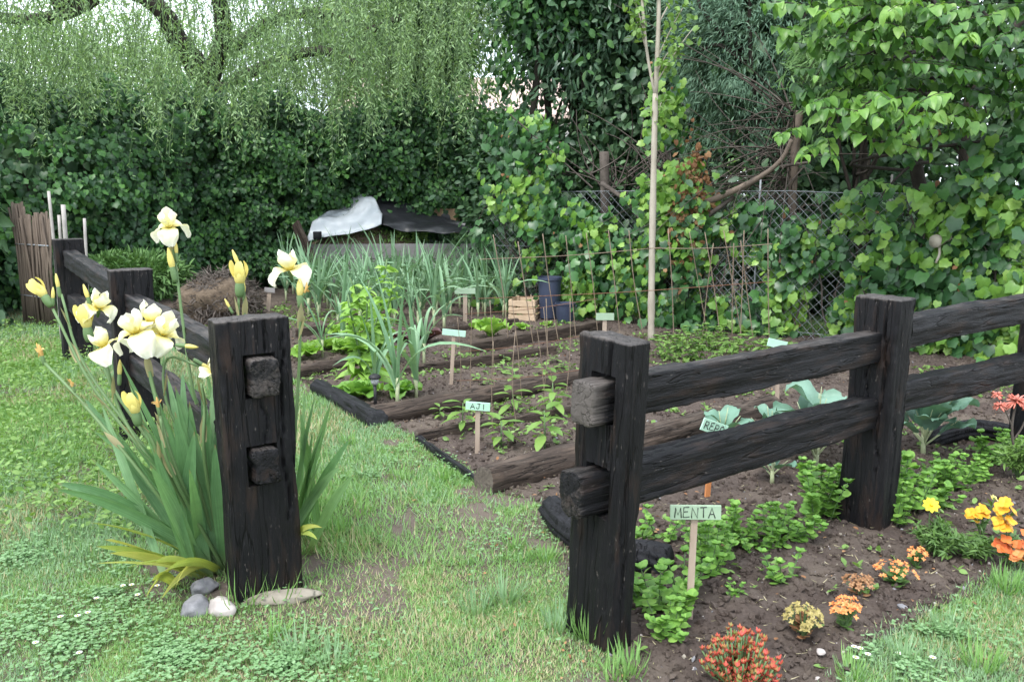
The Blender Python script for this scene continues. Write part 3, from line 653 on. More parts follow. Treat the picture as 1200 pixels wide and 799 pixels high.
def fl(s, px, py, Y, sc=1., seed=0, tilt=(0, 0), op=1.): return iris_flower(s, PY(px, py, Y), FS*sc, seed, tilt, op)
s = st(IC, bI, [(205, 545, 3.15), (180, 455, 3.2), (170, 408, 3.2)]); fl(s, 160, 392, 3.2, 1.2, 3, (-.2, -.3)); fl(s, 176, 380, 3.3, 1.1, 23, (.1, .1)); fl(s, 190, 394, 3.25, 1.1, 4, (.5, -.2))
iris_bud(s, PY(214, 405, 3.2), .06, (.9, 0, -.1), .4)
s = st(IC, bI, [(180, 545, 3.25), (140, 480, 3.3), (126, 430, 3.3)]); fl(s, 124, 408, 3.3, 1.1, 5, (-.5, -.2)); iris_bud(s, PY(140, 442, 3.28), .07, (.1, 0, 1), .35)
s = st(IC, bI, [(190, 540, 3.4), (130, 450, 3.5), (112, 390, 3.55)]); fl(s, 116, 362, 3.55, 1., 6, (.4, -.3)); iris_bud(s, PY(103, 388, 3.5), .10, (-.1, 0, 1), .7); iris_bud(s, PY(104, 352, 3.55), .07, (-.25, 0, 1), .35)
s = st(IC, bI, [(190, 560, 3.3), (110, 455, 3.4), (62, 362, 3.5)], (.6, .85)); iris_bud(s, PY(54, 350, 3.5), .085, (-.5, 0, .8), .75); iris_bud(s, PY(62, 352, 3.5), .055, (.1, 0, 1), .35)
s = st(IC, bI, [(195, 560, 3.5), (100, 430, 3.7), (72, 345, 3.8)], (.7, .9)); iris_bud(s, PY(69, 340, 3.8), .075, (-.1, 0, 1), .3, wilt=False)
s = st(IC, bI, [(200, 560, 3.15), (175, 510, 3.1), (160, 490, 3.1)]); iris_bud(s, PY(160, 487, 3.08), .085, (-.1, -.1, 1), .75)
s = st(IC, bI, [(200, 550, 3.12), (188, 490, 3.12)]); iris_bud(s, PY(186, 480, 3.12), .05, (-.1, 0, 1), .35, 'wilted_flower', True)
s = st(IC, bI, [(170, 560, 3.2), (95, 470, 3.3), (52, 425, 3.4)], (.5, .7)); iris_bud(s, PY(50, 420, 3.4), .06, (-.2, 0, 1), .4, 'wilted_flower', True); iris_bud(s, PY(86, 455, 3.3), .04, (-.3, 0, 1), .35, 'wilted_flower', True)
s = st(IC, bI, [(240, 540, 3.2), (240, 480, 3.2), (236, 450, 3.2)]); fl(s, 252, 438, 3.18, .85, 8, (.3, -.2), .55)
s = st(IC, bI, [(225, 540, 3.25), (195, 470, 3.25), (196, 420, 3.28), (236, 430, 3.25)], (.6,), .006); iris_bud(s, PY(234, 425, 3.25), .06, (1, 0, -.6), .35)
bI2 = GG(262, 600)+N(0, .15, 0)
IC2 = thing('iris_clump', 'tall single pale iris and upright buds standing behind the rail of the iris fence', 'iris', bI2)
iris_leaves(IC2, bI2, [(215, 440, 3.9, 0), (232, 470, 3.8, 0), (250, 455, 3.8, 0), (270, 470, 3.75, 0), (240, 430, 4.0, 0)], seed=3, w=.04)
s = st(IC2, bI2, [(232, 480, 3.85), (216, 390, 3.9), (206, 310, 3.95), (200, 282, 3.95)], (.78, .9)); fl(s, 199, 268, 3.95, 1.1, 10, (0, -.4)); iris_bud(s, PY(203, 318, 3.93), .11, (-.15, 0, 1), .38); iris_bud(s, PY(207, 300, 3.95), .07, (.0, 0, 1), .3)
s = st(IC2, bI2, [(276, 480, 3.7), (278, 400, 3.7), (280, 345, 3.7)], (.75, .9)); iris_bud(s, PY(281, 336, 3.7), .10, (.05, 0, 1), .75); iris_bud(s, PY(280, 312, 3.7), .075, (-.35, 0, 1), .32)
s = st(IC2, bI2, [(286, 480, 3.75), (287, 385, 3.75), (286, 345, 3.75)], (.8,)); iris_bud(s, PY(270, 362, 3.72), .05, (-.5, 0, 1), .35); iris_bud(s, PY(286, 345, 3.75), .06, (.05, 0, 1), .3)
bI3 = GG(352, 636)
IC3 = thing('iris_clump', 'smaller iris clump leaning out on the lawn side of the corner post', 'iris', bI3)
iris_leaves(IC3, bI3+N(-.02, .04, 0), [(388, 470, 3.3, 0), (370, 462, 3.5, 0), (358, 455, 3.6, 0), (412, 512, 3.2, .01), (415, 556, 3.1, .04), (380, 500, 3.3, 0), (366, 505, 3.4, 0), (400, 545, 3.2, .03), (352, 480, 3.55, 0), (376, 540, 3.2, .02)], seed=4, w=.042)
iris_leaves(IC3, bI3+N(-.02, .0, 0), [(378, 618, 2.95, .06), (372, 632, 2.9, .05)], 'irisy', .03, seed=5)
s = st(IC3, bI3+N(-.02, .05, 0), [(345, 520, 3.5), (351, 420, 3.5), (352, 350, 3.5)], (.8, .9)); fl(s, 340, 318, 3.55, 1.15, 12, (-.1, -.25)); iris_bud(s, PY(352, 350, 3.5), .085, (0, 0, 1), .5); iris_bud(s, PY(356, 345, 3.5), .04, (.5, 0, 1), .35, 'wilted_flower', True)

# ------------------------------------------------------------------ stones round the corner post
def stone(label, px, py, s, mat, seed, name='stone', dz=.35):
    p = GG(px, py); g = Geo(); blob(g, p+N(0, 0, s[2]*dz), s, seed, rough=.42, nu=34, nv=20, R=rotz(seed*1.3)); return tag(g.build(name, M[mat], origin=p), label, 'stone')
stone('dark grey rounded stone under the yellowed iris leaves', 229, 716, (.058, .05, .045), 'stone', 1)
stone('pinkish white block of stone between the grey stone and the post', 259, 716, (.06, .045, .04), 'paleston', 2)
stone('pale grey stone wedged behind the dark and the white stones', 240, 692, (.06, .04, .04), 'stone', 3)
stone('small brown pebble close against the post foot by the white stone', 272, 690, (.025, .02, .02), 'flatston', 4)
stone('long flat mossy stone lying along the foot of the corner post', 330, 702, (.16, .045, .03), 'flatston', 5)
stone('flat pale stone sunk in the flower bed soil near the orange flowers', 1057, 712, (.03, .02, .012), 'stone', 6)
stone('small reddish white stone in the soil beside the dry yellow plant', 962, 764, (.018, .014, .01), 'paleston', 7)

# ------------------------------------------------------------------ signs
GL = {'M': [[(0, 0), (.12, 1), (.5, .3), (.9, 1), (1, 0)]], 'E': [[(.9, 1), (.1, .95), (0, 0), (.95, .05)], [(.05, .52), (.7, .55)]], 'N': [[(0, 0), (.08, 1), (.88, 0), (.95, 1)]],
      'T': [[(0, .95), (1, 1)], [(.5, 1), (.52, 0)]], 'A': [[(0, 0), (.5, 1), (1, 0)], [(.2, .36), (.82, .38)]], 'J': [[(.3, 1), (1, 1)], [(.75, 1), (.72, .22), (.5, 0), (.2, .05), (.08, .3)]],
      'I': [[(.5, 1), (.5, 0)]], 'R': [[(0, 0), (.05, 1), (.7, .95), (.85, .72), (.65, .5), (.05, .48)], [(.4, .48), (.95, 0)]], 'P': [[(0, 0), (.05, 1), (.75, .95), (.9, .7), (.7, .48), (.05, .46)]],
      'O': [[(.5, 1), (.1, .75), (.05, .3), (.45, 0), (.9, .25), (.92, .72), (.5, 1)]]}
def plant_sign(label, base, top, bw, bh, text, yaw=0., roll=0., mat='sign', stake_w=.022, ths=.6, tx=.1, stake='stake', lw=.0016, Y=None):
    """base: where the stake enters the soil (pixels); top: centre of the board (pixels)"""
    b = GG(*base); c = PY(top[0], top[1], b[1]-.01); t = thing('plant_sign', label, 'sign', b)
    R = rotz(yaw)@A_([[math.cos(roll), 0, math.sin(roll)], [0, 1, 0], [-math.sin(roll), 0, math.cos(roll)]])
    s0 = b-N(0, 0, .06)+N(0, .012, 0); s1 = c+N(0, .012, bh*.35); g = Geo(); z = unit(s1-s0); x = unit(np.cross(N(0, 1, 0), z)); RS = np.stack([x, np.cross(z, x), z], -1)
    box(g, (s0+s1)/2, (stake_w, .012, np.linalg.norm(s1-s0)), RS@rotz(yaw), bev=.0015); g.build('stake', M[stake], t, smooth=False)
    g = Geo(); box(g, c, (bw, .009, bh), R, bev=.0012); bo = g.build('board', M[mat], t, smooth=False)
    if text:
        g = Geo(); n = len(text); ch = bh*ths; cw = min(ch*.85, bw*(.9-tx)/n*.8); gap = cw*1.28
        for i, k in enumerate(text):
            for pl in GL[k]:
                q = A_([(-bw/2+bw*tx+i*gap+x*cw, -.0048, -ch/2+y*ch+(i % 2)*ch*.06) for x, y in pl])
                tube(g, q@R.T+c, lw, 4, 0)
        g.build('lettering', M['ink'], bo)
    return t
plant_sign('pale green sign reading MENTA on a wooden stake among mint plants', (808, 726), (815, 600), .178, .053, 'MENTA', math.radians(-4), math.radians(-1), tx=.09, lw=.0021, ths=.72, stake_w=.024)
plant_sign('mint green sign reading AJI in the pepper seedling bed', (559, 532), (560, 476), .145, .05, 'AJI', math.radians(-6), math.radians(3), 'sign_bright', .028, tx=.2, lw=.0024)
plant_sign('blank mint green sign tilted on its stake beside the tall leeks', (528, 452), (532, 390), .19, .05, '', 0, math.radians(6), 'sign_bright', .03)
plant_sign('blank pale green sign in bare soil at the end of the leek bed', (545, 378), (545, 341), .25, .07, '', 0, 0, 'sign', .05)
plant_sign('blank pale sign near the sapling, seen above the first timber post', (708, 400), (709, 371), .19, .075, '', 0, 0, 'sign', .045)
plant_sign('white sign lettered REPO tilted behind the lower rail near a round cabbage leaf', (829, 580), (837, 501), .155, .065, 'REPO', math.radians(20), math.radians(22), 'sign_bright', .03, .6, .1, 'orange_stake', .003)
plant_sign('blank mint sign just showing over the upper rail before the ivy', (912, 470), (911, 403), .16, .06, '', math.radians(14), math.radians(14), 'sign_bright', .03)
plant_sign('small grey weathered sign standing by the dug soil behind the irises', (312, 372), (316, 340), .13, .06, '', 0, math.radians(5), 'board', .05)

# ------------------------------------------------------------------ small plants: prototypes at the origin, copied
def herb(name, cat, nst, h, spread, seed, leaf, lmat, lsize, tmpl=L_ROUND, step=.02, bushy=1.0, smat='stalk', tilt=.5):
    rg = np.random.default_rng(seed); t = thing(name, name.replace('_', ' '), cat); gs, gl = Geo(), Geo()
    for k in range(nst):
        a = rg.random()*6.28; r = spread*math.sqrt(rg.random()); hh = h*(.55+.5*rg.random())*(1-.35*r/spread)
        b = N(r*.55*math.cos(a), r*.55*math.sin(a), -.01); e = N(r*1.25*math.cos(a), r*1.25*math.sin(a), hh)
        c = bez(b, b*.3+e*.7*N(.8, .8, .9), e, 9); tube(gs, c, np.linspace(.0032, .0018, 9), 5)
        L = np.linalg.norm(np.diff(c, axis=0), axis=1).sum(); m = max(3, int(L/step)); u = np.linspace(.18, 1, m); i = np.minimum((u*8).astype(int), 7); f = u*8-i
        P = c[i]*(1-f[:, None])+c[i+1]*f[:, None]; ph = rg.random()*6.28
        for q in range(4 if bushy > 1 else 2):
            aa = ph+np.arange(m)*1.571+q*(math.pi if q < 2 else 1.2)+rg.normal(size=m)*.25
            out = np.stack([np.cos(aa), np.sin(aa), rg.normal(size=m)*.25+tilt*u], -1); nor = np.stack([-.4*np.cos(aa), -.4*np.sin(aa), np.ones(m)], -1)+rg.normal(size=(m, 3))*.2
            sz = lsize*(.65+.5*rg.random(m))*(1.05-.35*u)
            if q >= 2: sz *= .7
            scatter(gl, tmpl, P+unit(out)*.002, frames(out, nor), sz)
        # rosette at the tip
        aa = rg.random()*6.28+np.arange(5)*1.257; out = np.stack([np.cos(aa), np.sin(aa), np.full(5, .7)], -1); scatter(gl, tmpl, np.repeat(c[-1:], 5, 0), frames(out, np.stack([-np.cos(aa)*.6, -np.sin(aa)*.6, np.ones(5)], -1)), np.full(5, lsize*.55))
    gs.build('stem', M[smat], t); gl.build('foliage', M[lmat], t); return t
mints = [herb('mint_plant', 'mint', 13, .2, .14, 61, 0, 'mint', .05, step=.03, bushy=2), herb('mint_plant', 'mint', 8, .3, .1, 62, 0, 'mint', .052, step=.036, bushy=2), herb('mint_plant', 'mint', 4, .16, .07, 63, 0, 'mint', .045, step=.028), herb('mint_plant', 'mint', 22, .3, .19, 64, 0, 'mint', .054, step=.036, bushy=2)]
used = set()
def put(protos, k, px, py, rz, s, label, group, sz=None):
    o = protos[k]
    if id(o) in used: o = copy_tree(o)
    else: used.add(id(o))
    return place(o, GG(px, py), rz, s, label, group, sz)
GMINT = 'mint plants along the timber fence'
put(mints, 0, 772, 712, .3, 1.15, 'bushy mint plant between the first timber post and the MENTA stake', GMINT)
put(mints, 0, 782, 740, 2., .75, 'low mint sprig in front of the MENTA stake, lowest on the soil', GMINT)
put(mints, 1, 828, 672, 1., .85, 'mint plant directly behind the MENTA stake', GMINT)
put(mints, 1, 862, 640, 2.4, .8, 'leggy mint plant midway between the MENTA sign and the tall mint', GMINT)
put(mints, 2, 752, 628, 1.1, 1., 'thin mint sprig beside the black log behind the first post', GMINT)
put(mints, 2, 776, 632, 3.1, .9, 'thin mint sprig behind the top edge of the MENTA sign', GMINT)
put(mints, 1, 906, 640, .5, .8, 'upright mint plant beside the big mint bush near the second post', GMINT)
put(mints, 3, 958, 606, 0., 1., 'big full mint bush against the second timber post', GMINT)
put(mints, 2, 918, 680, .3, 1., 'small mint sprig spreading over bare soil below the big mint bush', GMINT)
put(mints, 1, 1062, 600, 2.2, 1.15, 'tall mint plant close behind the far side of the second post', GMINT)
put(mints, 3, 1114, 576, 2., .75, 'rounded mint bush standing free under the far lower rail', GMINT)
put(mints, 0, 1163, 536, 1.4, 1.05, 'mint plant below the coral aloe flowers under the far rail', GMINT)
for k_, px_, py_, s_, lab_ in ((1, 842, 655, .7, 'mint sprig right behind the board of the MENTA sign stake'), (0, 884, 642, .7, 'small mint clump between the leggy mint and the upright mint'), (0, 925, 628, .85, 'mint clump filling the gap before the big mint bush'), (1, 985, 596, .8, 'mint stems squeezed between the big mint bush and the second post'),
        (1, 1048, 612, .8, 'mint stems hugging the far face of the second post'), (0, 1085, 590, .95, 'mint clump linking the tall mint to the free rounded bush'), (0, 1140, 560, .8, 'mint clump between the rounded bush and the aloe'), (2, 800, 690, 1.1, 'short mint sprig leaning on the MENTA stake'), (1, 818, 648, .75, 'mint sprig whose tips show just past the MENTA board edge')):
    put(mints, k_, px_, py_, px_*.9, s_, lab_, GMINT)
put(mints, 2, 858, 700, 4., .5, 'tiny mint seedling on bare soil just beyond the MENTA stake', GMINT)

def seedling(seed, n, h, ls, mat='pepper', tm=L_LANCE, name='pepper_seedling', cat='seedling', up=.35):
    rg = np.random.default_rng(seed); t = thing(name, name.replace('_', ' '), cat); g, gl = Geo(), Geo()
    tube(g, [(0, 0, -.02), (.004, .003, h*.5), (0, .004, h)], [.005, .004, .003], 5); u = np.linspace(.35, 1, n); a = np.arange(n)*2.4+rg.random()*6
    out = np.stack([np.cos(a), np.sin(a), up*(2*u-1)+rg.normal(size=n)*.15], -1); nor = np.stack([-.3*np.cos(a), -.3*np.sin(a), np.ones(n)], -1)
    P = np.stack([0*u, 0*u, u*h], -1)+unit(out)*N(.012, .012, .012); scatter(gl, tm, P, frames(out, nor), ls*(.7+.5*rg.random(n)))
    g.build('stem', M['stalk'], t); gl.build('foliage', M[mat], t); return t
L_PEP = t_leaf(.4, .12, .3)
peps = [seedling(71, 11, .2, .13, tm=L_PEP), seedling(72, 9, .15, .12, tm=L_PEP), seedling(73, 7, .07, .08, 'weed', L_OVAL, 'young_seedling')]
GP = 'pepper seedlings in the front bed'
for k, px, py, s, lab in ((0, 638, 528, 1.25, 'pepper seedling beside the first post, largest of the front bed'), (1, 588, 524, 1.1, 'low pepper seedling just past the AJI stake'), (0, 543, 505, .95, 'pepper seedling standing right behind the AJI board'),
                          (1, 600, 482, 1.1, 'pepper seedling against the long brown log, back of the front bed'), (0, 648, 486, 1.15, 'pepper seedling against the first post in the back row'), (1, 516, 492, .6, 'tiny pepper seedling between the long log and the thin board')):
    put(peps, k, px, py, px*.7, s, lab, GP)
for px, py, s in ((590, 438, 1.2), (602, 448, 1.3), (640, 440, 1.3), (632, 452, 1.), (618, 416, 1.1), (604, 420, 1.), (660, 432, .9), (572, 452, .8), (648, 424, .8), (590, 424, .9), (558, 446, .7)):
    put(peps, 2, px, py, px, s, 'young leafy seedling in the middle bed between the dark plank and the long log', 'seedlings in the middle bed')

# leeks
def leek(seed, n, h, wd, name='leek'):
    rg = np.random.default_rng(seed); t = thing(name, name, 'leek'); g, gl = Geo(), Geo(); tube(g, [(0, 0, -.02), (0, 0, h*.12), (.004, 0, h*.26)], [wd*.42, wd*.4, wd*.5], 7)
    for k in range(n):
        a = (k % 2)*math.pi+rg.normal()*.5+seed; z0 = h*(.14+.12*k/n); o = N(math.cos(a), math.sin(a), 0); L = h*(.7+.35*rg.random()); lean = .12+.75*rg.random()**1.3
        b = N(0, 0, z0); m = b+o*L*lean*.35+N(0, 0, L*.62); bendy = rg.random() < .5
        e = b+o*L*lean*(1.1 if not bendy else 1.4)+N(0, 0, L*(.95 if not bendy else .45))
        ribbon(gl, bez(b, m, e, 9), wd*(.8+.4*rg.random()), -o+N(rg.normal()*.3, rg.normal()*.3, .2), .5, 0, lambda u: np.minimum(1, ((1-u)*1.6)**.8+.02))
    g.build('shank', M['leekw'], t); gl.build('leaves', M['leek'], t); return t
leeks = [leek(80+i, 7+i % 3, .78+.08*(i % 3), .042) for i in range(6)]
GLK = 'leeks in the far bed'
k = 0
rows = [(9.9, -2.0, -.75), (14.0, -3.7, .35), (13.1, -3.45, .3), (12.2, -3.2, .25), (11.4, -2.9, 0.1), (10.6, -2.6, -.15)]
rgl = np.random.default_rng(5)
for Y, xa, xb in rows:
    for X in np.arange(xa, xb, .135):
        if rgl.random() < .06: continue
        x, y = X+rgl.normal()*.03, Y+rgl.normal()*.08; o = leeks[k % 6]; o = copy_tree(o) if k >= 6 else o; k += 1
        place(o, (x, y, gz(x, y)), rgl.random()*6.28, .74+.25*rgl.random(), 'leek with upright blue green leaves in the dense leek bed before the grey bin', GLK)
bigl = [leek(90, 8, .95, .037), leek(91, 7, .8, .034)]
for i, (kk, px, py, s, rz, lab) in enumerate(((0, 466, 480, .95, .2, 'tall leek nearest the black stake light, leaves arching over the lawn edge'), (1, 488, 466, 1., 1.6, 'tall leek standing against the tilted mint sign stake'), (0, 440, 470, .75, 2., 'slim leek right behind the black stake light, half inside the chard'),
                         (1, 497, 428, .95, .9, 'leek beside the dark red lettuce'), (0, 402, 412, .9, 2.7, 'leek with bent leaves among the pale lettuces'), (1, 378, 418, .8, .4, 'leek at the lawn end of the lettuce bed'), (0, 590, 372, .9, .1, 'leek sprawling at the outer end of the leek bed by the wooden crate'), (1, 566, 366, 1., 2., 'leek beyond the pale sign in bare soil'))):
    o = bigl[kk]
    if i >= 1 and id(o) in used: o = copy_tree(o)
    used.add(id(o)); place(o, GG(px, py), rz, s, lab, 'single leeks between the lettuces')

# lettuces and chard
def lettuce(seed, R, h, n, mat, name='lettuce', ruff=.12):
    rg = np.random.default_rng(seed); t = thing(name, name, 'lettuce'); g = Geo()
    for k in range(n):
        a = k*2.4+rg.normal()*.2; f = (k+1)/n; L = R*(.6+.5*f); el = math.radians(78-62*f+rg.normal()*6); w = L*.42
        path = lambda u: np.stack([L*np.cos(el)*u+.0*u, .01+L*np.sin(el)*u-L*.22*u**3], -1)*N(1, h/R)
        petal_grid(g, path, lambda u: w*np.sin(np.clip(u*.8+.12, 0, 1)*math.pi*.93)**.8, ruff*L, .5, 8, 7, seed+k, a)
    g.att = {}; g.build('leaves', M[mat], t); return t
def bolted(seed, h, n, ls, mat):
    rg = np.random.default_rng(seed); t = thing('bolted_lettuce', 'bolted lettuce', 'lettuce'); g, gl = Geo(), Geo()
    for q in range(4):
        a = q*1.7+rg.random(); hh = h*(.65+.4*rg.random()); r = .05+.1*rg.random(); e = N(r*math.cos(a)*1.6, r*math.sin(a)*1.6, hh); c = bez(N(.02*q, 0, -.02), N(r*.4*math.cos(a), r*.4*math.sin(a), hh*.5), e, 12); tube(g, c, np.linspace(.012, .005, 12), 6)
        m = n//4; u = rg.random(m)**.9; P = c[(u*11).astype(int)]; aa = rg.random(m)*6.28; L = ls*(1.2-.75*u)*(.45+.8*rg.random(m))
        out = np.stack([np.cos(aa), np.sin(aa), .5*rg.normal(size=m)+.35*u], -1); nor = np.stack([-.5*np.cos(aa), -.5*np.sin(aa), np.ones(m)], -1)+rg.normal(size=(m, 3))*.4
        scatter(gl, t_leaf(.5, .25, .45), P, frames(out, nor), L)
    g.build('stem', M['stalk'], t); gl.build('leaves', M[mat], t); return t
lets = [lettuce(101, .2, .2, 15, 'lettuce'), lettuce(102, .17, .17, 13, 'lettuce'), lettuce(103, .2, .2, 15, 'redlet', 'red_lettuce'), lettuce(104, .2, .34, 14, 'lettuce', ruff=.14)]
for kk, px, py, s, lab in ((3, 575, 396, 1.15, 'single round bright lettuce between the low plank and the sleeper'), (0, 362, 418, 1., 'pale lettuce at the lawn end of its bed behind the grey log'), (1, 385, 410, 1.15, 'pale lettuce second from the lawn in the grey log bed'), (0, 408, 414, 1.1, 'pale lettuce by the leek with bent leaves'),
                           (1, 422, 402, .9, 'small pale lettuce touching the bolted lettuce'), (2, 498, 402, 1.15, 'dark red lettuce behind the tilted mint sign'), (2, 476, 400, .8, 'small dark red lettuce tucked under leek leaves'), (1, 398, 392, 1.0, 'pale lettuce half hidden before the leek bed'), (1, 610, 386, .7, 'small grey green lettuce just past the bright round one'), (1, 640, 383, .6, 'flat little lettuce before the wooden crate')):
    put(lets, kk, px, py, px*.3, s, lab, 'lettuces in the far beds')
bol = bolted(111, .8, 150, .17, 'lettuce'); place(bol, GG(424, 456), .4, 1.1, 'tall bolted lettuce with pale leaves behind the black stake light')
bol2 = copy_tree(bol); place(bol2, GG(442, 428), 2., 1.3, 'bolted lettuce standing taller at the back, against the leek bed', sz=1.2)
ch = lettuce(121, .24, .24, 13, 'mint', 'chard'); place(ch, GG(420, 466), 0, .9, 'low broad leaved chard at the lawn corner beside the stake light'); ch['category'] = 'chard'
ch2 = copy_tree(ch); place(ch2, GG(470, 462), 1., .7, 'low chard leaves at the feet of the tall leeks')

# cabbages (large blue green leaves on stalks)
def cabbage(seed, n, L, hs):
    rg = np.random.default_rng(seed); t = thing('cabbage_plant', 'cabbage plant', 'cabbage'); g, gl = Geo(), Geo(); tube(g, [(0, 0, -.03), (.01, 0, hs)], [.017, .012], 7)
    for k in range(n):
        a = k*2.4+rg.normal()*.3; o = N(math.cos(a), math.sin(a), 0); f = k/n; el = math.radians(78-34*f+rg.normal()*8); b = N(0, 0, hs*(.9-.5*f)); l = L*(.75+.4*rg.random())
        p1 = b+o*l*.45*math.cos(el)+N(0, 0, l*.45*math.sin(el)); tube(g, curve(b, p1, n=5), .006, 5)
        petal_grid(gl, lambda u: np.stack([.45*l*math.cos(el)+l*.8*u*np.cos(el*(1-.45*u)), .45*l*math.sin(el)+b[2]+l*.8*u*np.sin(el*(1-.55*u))], -1), lambda u: l*.36*np.sin(np.clip(u*.86+.1, 0, 1)*math.pi)**.55, .075*l, .25, 12, 13, seed+k, a)
        tube(g, [p1+(o*math.cos(el)+N(0, 0, math.sin(el)))*l*x+N(0, 0, .006)-N(0, 0, .10*l*x*x) for x in (0, .2, .4, .6)], [.005, .004, .003, .002], 4)
    gl.att = {}; g.build('stem', M['leekw'], t); gl.build('leaves', M['cabbage'], t); return t
cabs = [cabbage(131, 13, .30, .12), cabbage(132, 6, .165, .09)]
for kk, px, py, rz, s, lab in ((0, 955, 548, .3, 1.05, 'large blue green cabbage behind the rails near the second post'), (0, 1082, 532, 2., 1., 'large blue green cabbage past the second post over the half buried log'), (1, 846, 532, .5, 1.1, 'young cabbage with one upright round leaf behind the REPO sign'), (1, 902, 525, 2.2, 1., 'young cabbage showing a round leaf over the lower rail'), (1, 905, 566, 4., .8, 'straggly cabbage with long stalks under the lower rail')):
    put(cabs, kk, px, py, rz, s, lab, 'cabbages behind the timber fence')

# ------------------------------------------------------------------ flower bed in front
def flower5(g, c, nor, s, n=5, mat=0, tm=L_ROUND, cup=.4):
    nor = unit(A_(nor, float)); x = unit(np.cross(nor, N(.3, .9, .2))); y = np.cross(nor, x); a = np.arange(n)*2*math.pi/n+rng.random()
    out = np.cos(a)[:, None]*x+np.sin(a)[:, None]*y; scatter(g, tm, np.repeat([c], n, 0), frames(out+cup*nor, nor-cup*out), np.full(n, s), mat)
def kalanchoe(label, px, py, w, h, nf, seed, leaves=True, fm='orangef', fs=.011, name='kalanchoe', flat=False):
    rg = np.random.default_rng(seed); b = GG(px, py); t = thing(name, label, 'flower', b); gf, gl, gs = Geo(), Geo(), Geo()
    for k in range(nf):
        a = rg.random()*6.28; r = w*math.sqrt(rg.random()); z = h*(.75+.3*rg.random())*(1-.35*(r/w)**2); p = b+N(r*math.cos(a), r*math.sin(a), z)
        flower5(gf, p, N(math.cos(a)*r/w*.8, math.sin(a)*r/w*.8-.3, 1), fs*(.8+.5*rg.random()), 4, 0, L_OVAL)
        if k % 3 == 0: tube(gs, curve(b+N(0, 0, -.01), b+N(r*.4*math.cos(a), r*.4*math.sin(a), z*.5), p, n=6), .0018, 4)
    n = 30; a = rg.random(n)*6.28; z = h*.65*rg.random(n); out = np.stack([np.cos(a), np.sin(a), .4+rg.normal(size=n)*.3], -1)
    scatter(gl, L_ROUND, b+np.stack([np.cos(a)*w*.3*rg.random(n), np.sin(a)*w*.3*rg.random(n), z], -1), frames(out, np.stack([-.5*np.cos(a), -.5*np.sin(a), np.ones(n)], -1)), .03*(.6+.6*rg.random(n))*(w/.06)**.5)
    gf.build('blossom', M[fm], t); gl.build('foliage', M['ferny' if leaves else 'dead'], t); gs.build('stems', M['stalk'], t); return t
kalanchoe('compact orange flower cluster with green leaves beside the dry yellow plant', 990, 735, .05, .12, 60, 1)
kalanchoe('loose spreading orange flowers below the yellow daisy flower', 1048, 684, .085, .09, 40, 2)
kalanchoe('small orange cluster at the foot of the feathery foliage', 1074, 664, .04, .09, 30, 3)
kalanchoe('brownish plant with dry yellowish blooms between the red and orange plants', 940, 748, .065, .13, 110, 4, False, 'drybloom', .010, 'dry_flower')
kalanchoe('dark withered low plant just behind the compact orange cluster', 1006, 697, .055, .09, 40, 5, False, 'dead', .012, 'dry_flower')
def succulent(label, px, py, w, h, n, seed):
    rg = np.random.default_rng(seed); b = GG(px, py); t = thing('red_succulent', label, 'succulent', b); gl, gs = Geo(), Geo()
    for k in range(n):
        a = rg.random()*6.28; r = w*math.sqrt(rg.random()); hh = h*(.7+.5*rg.random())*(1-.5*(r/w)**2); e = b+N(r*math.cos(a), r*math.sin(a), hh); c = bez(b, b+N(r*.7*math.cos(a), r*.7*math.sin(a), hh*.3), e, 6); tube(gs, c, .003, 4)
        for q in np.linspace(.4, 1, 5):
            p = c[int(q*5)]; m = 7; aa = rg.random()*6+np.arange(m)*.9; out = np.stack([np.cos(aa), np.sin(aa), np.full(m, .5+q*.5)], -1)
            scatter(gl, t_leaf(.4, .1, -.2), np.repeat([p], m, 0), frames(out, np.stack([-np.cos(aa)*.6, -np.sin(aa)*.6, np.ones(m)], -1)), np.full(m, .0175)*(.7+.6*rg.random(m)))
    gs.build('stems', M['stalk'], t); gl.build('foliage', M['redsucc'], t); return t
succulent('red and green bushy succulent growing where the bed meets the lawn', 866, 806, .125, .17, 95, 6)
def ferny(label, px, py, w, h, n, seed, mat='ferny', name='feathery_plant', cat='plant'):
    rg = np.random.default_rng(seed); b = GG(px, py); t = thing(name, label, cat, b); gl, gs = Geo(), Geo()
    for k in range(n):
        a = rg.random()*6.28; r = w*math.sqrt(rg.random()); hh = h*(.6+.5*rg.random()); e = b+N(r*math.cos(a), r*math.sin(a), hh*(1-.4*r/w)); c = bez(b, b+N(r*.4*math.cos(a), r*.4*math.sin(a), hh*.7), e, 8); tube(gs, c, .0018, 4)
        m = 16; u = np.linspace(.3, 1, m); i = np.minimum((u*7).astype(int), 6); P = c[i]; out = rg.normal(size=(m, 3))*N(1, 1, .5)+N(0, 0, .4); scatter(gl, L_LANCE, P, frames(out, N(0, 0, 1)+rg.normal(size=(m, 3))*.4), .04*(.7+.6*rg.random(m)))
    gs.build('stems', M['stalk'], t); gl.build('foliage', M[mat], t); return t
t = ferny('feathery green plant bearing one bright yellow flower', 1095, 652, .13, .17, 60, 7)
g = Geo(); p = PY(1091, 592, GG(1095, 652)[1]); flower5(g, p, N(-.2, -.8, .8), .037, 9, 0, L_OVAL, .25); blob(g, p+N(0, -.004, .004), (.008, .008, .006), 1, nu=8, nv=6); g.build('flower', M['yellowf'], t)
g = Geo(); tube(g, curve(GG(1095, 652), p+N(.01, .02, -.1), p, n=8), .0025, 5); g.build('flower_stem', M['stalk'], t)
ferny('low feathery foliage between the yellow flower and the wallflowers', 1140, 655, .13, .12, 45, 8)
ferny('sparse green grassy weed at the foot of the coral aloe', 1192, 560, .16, .26, 50, 9, 'weed', 'weed_plant')
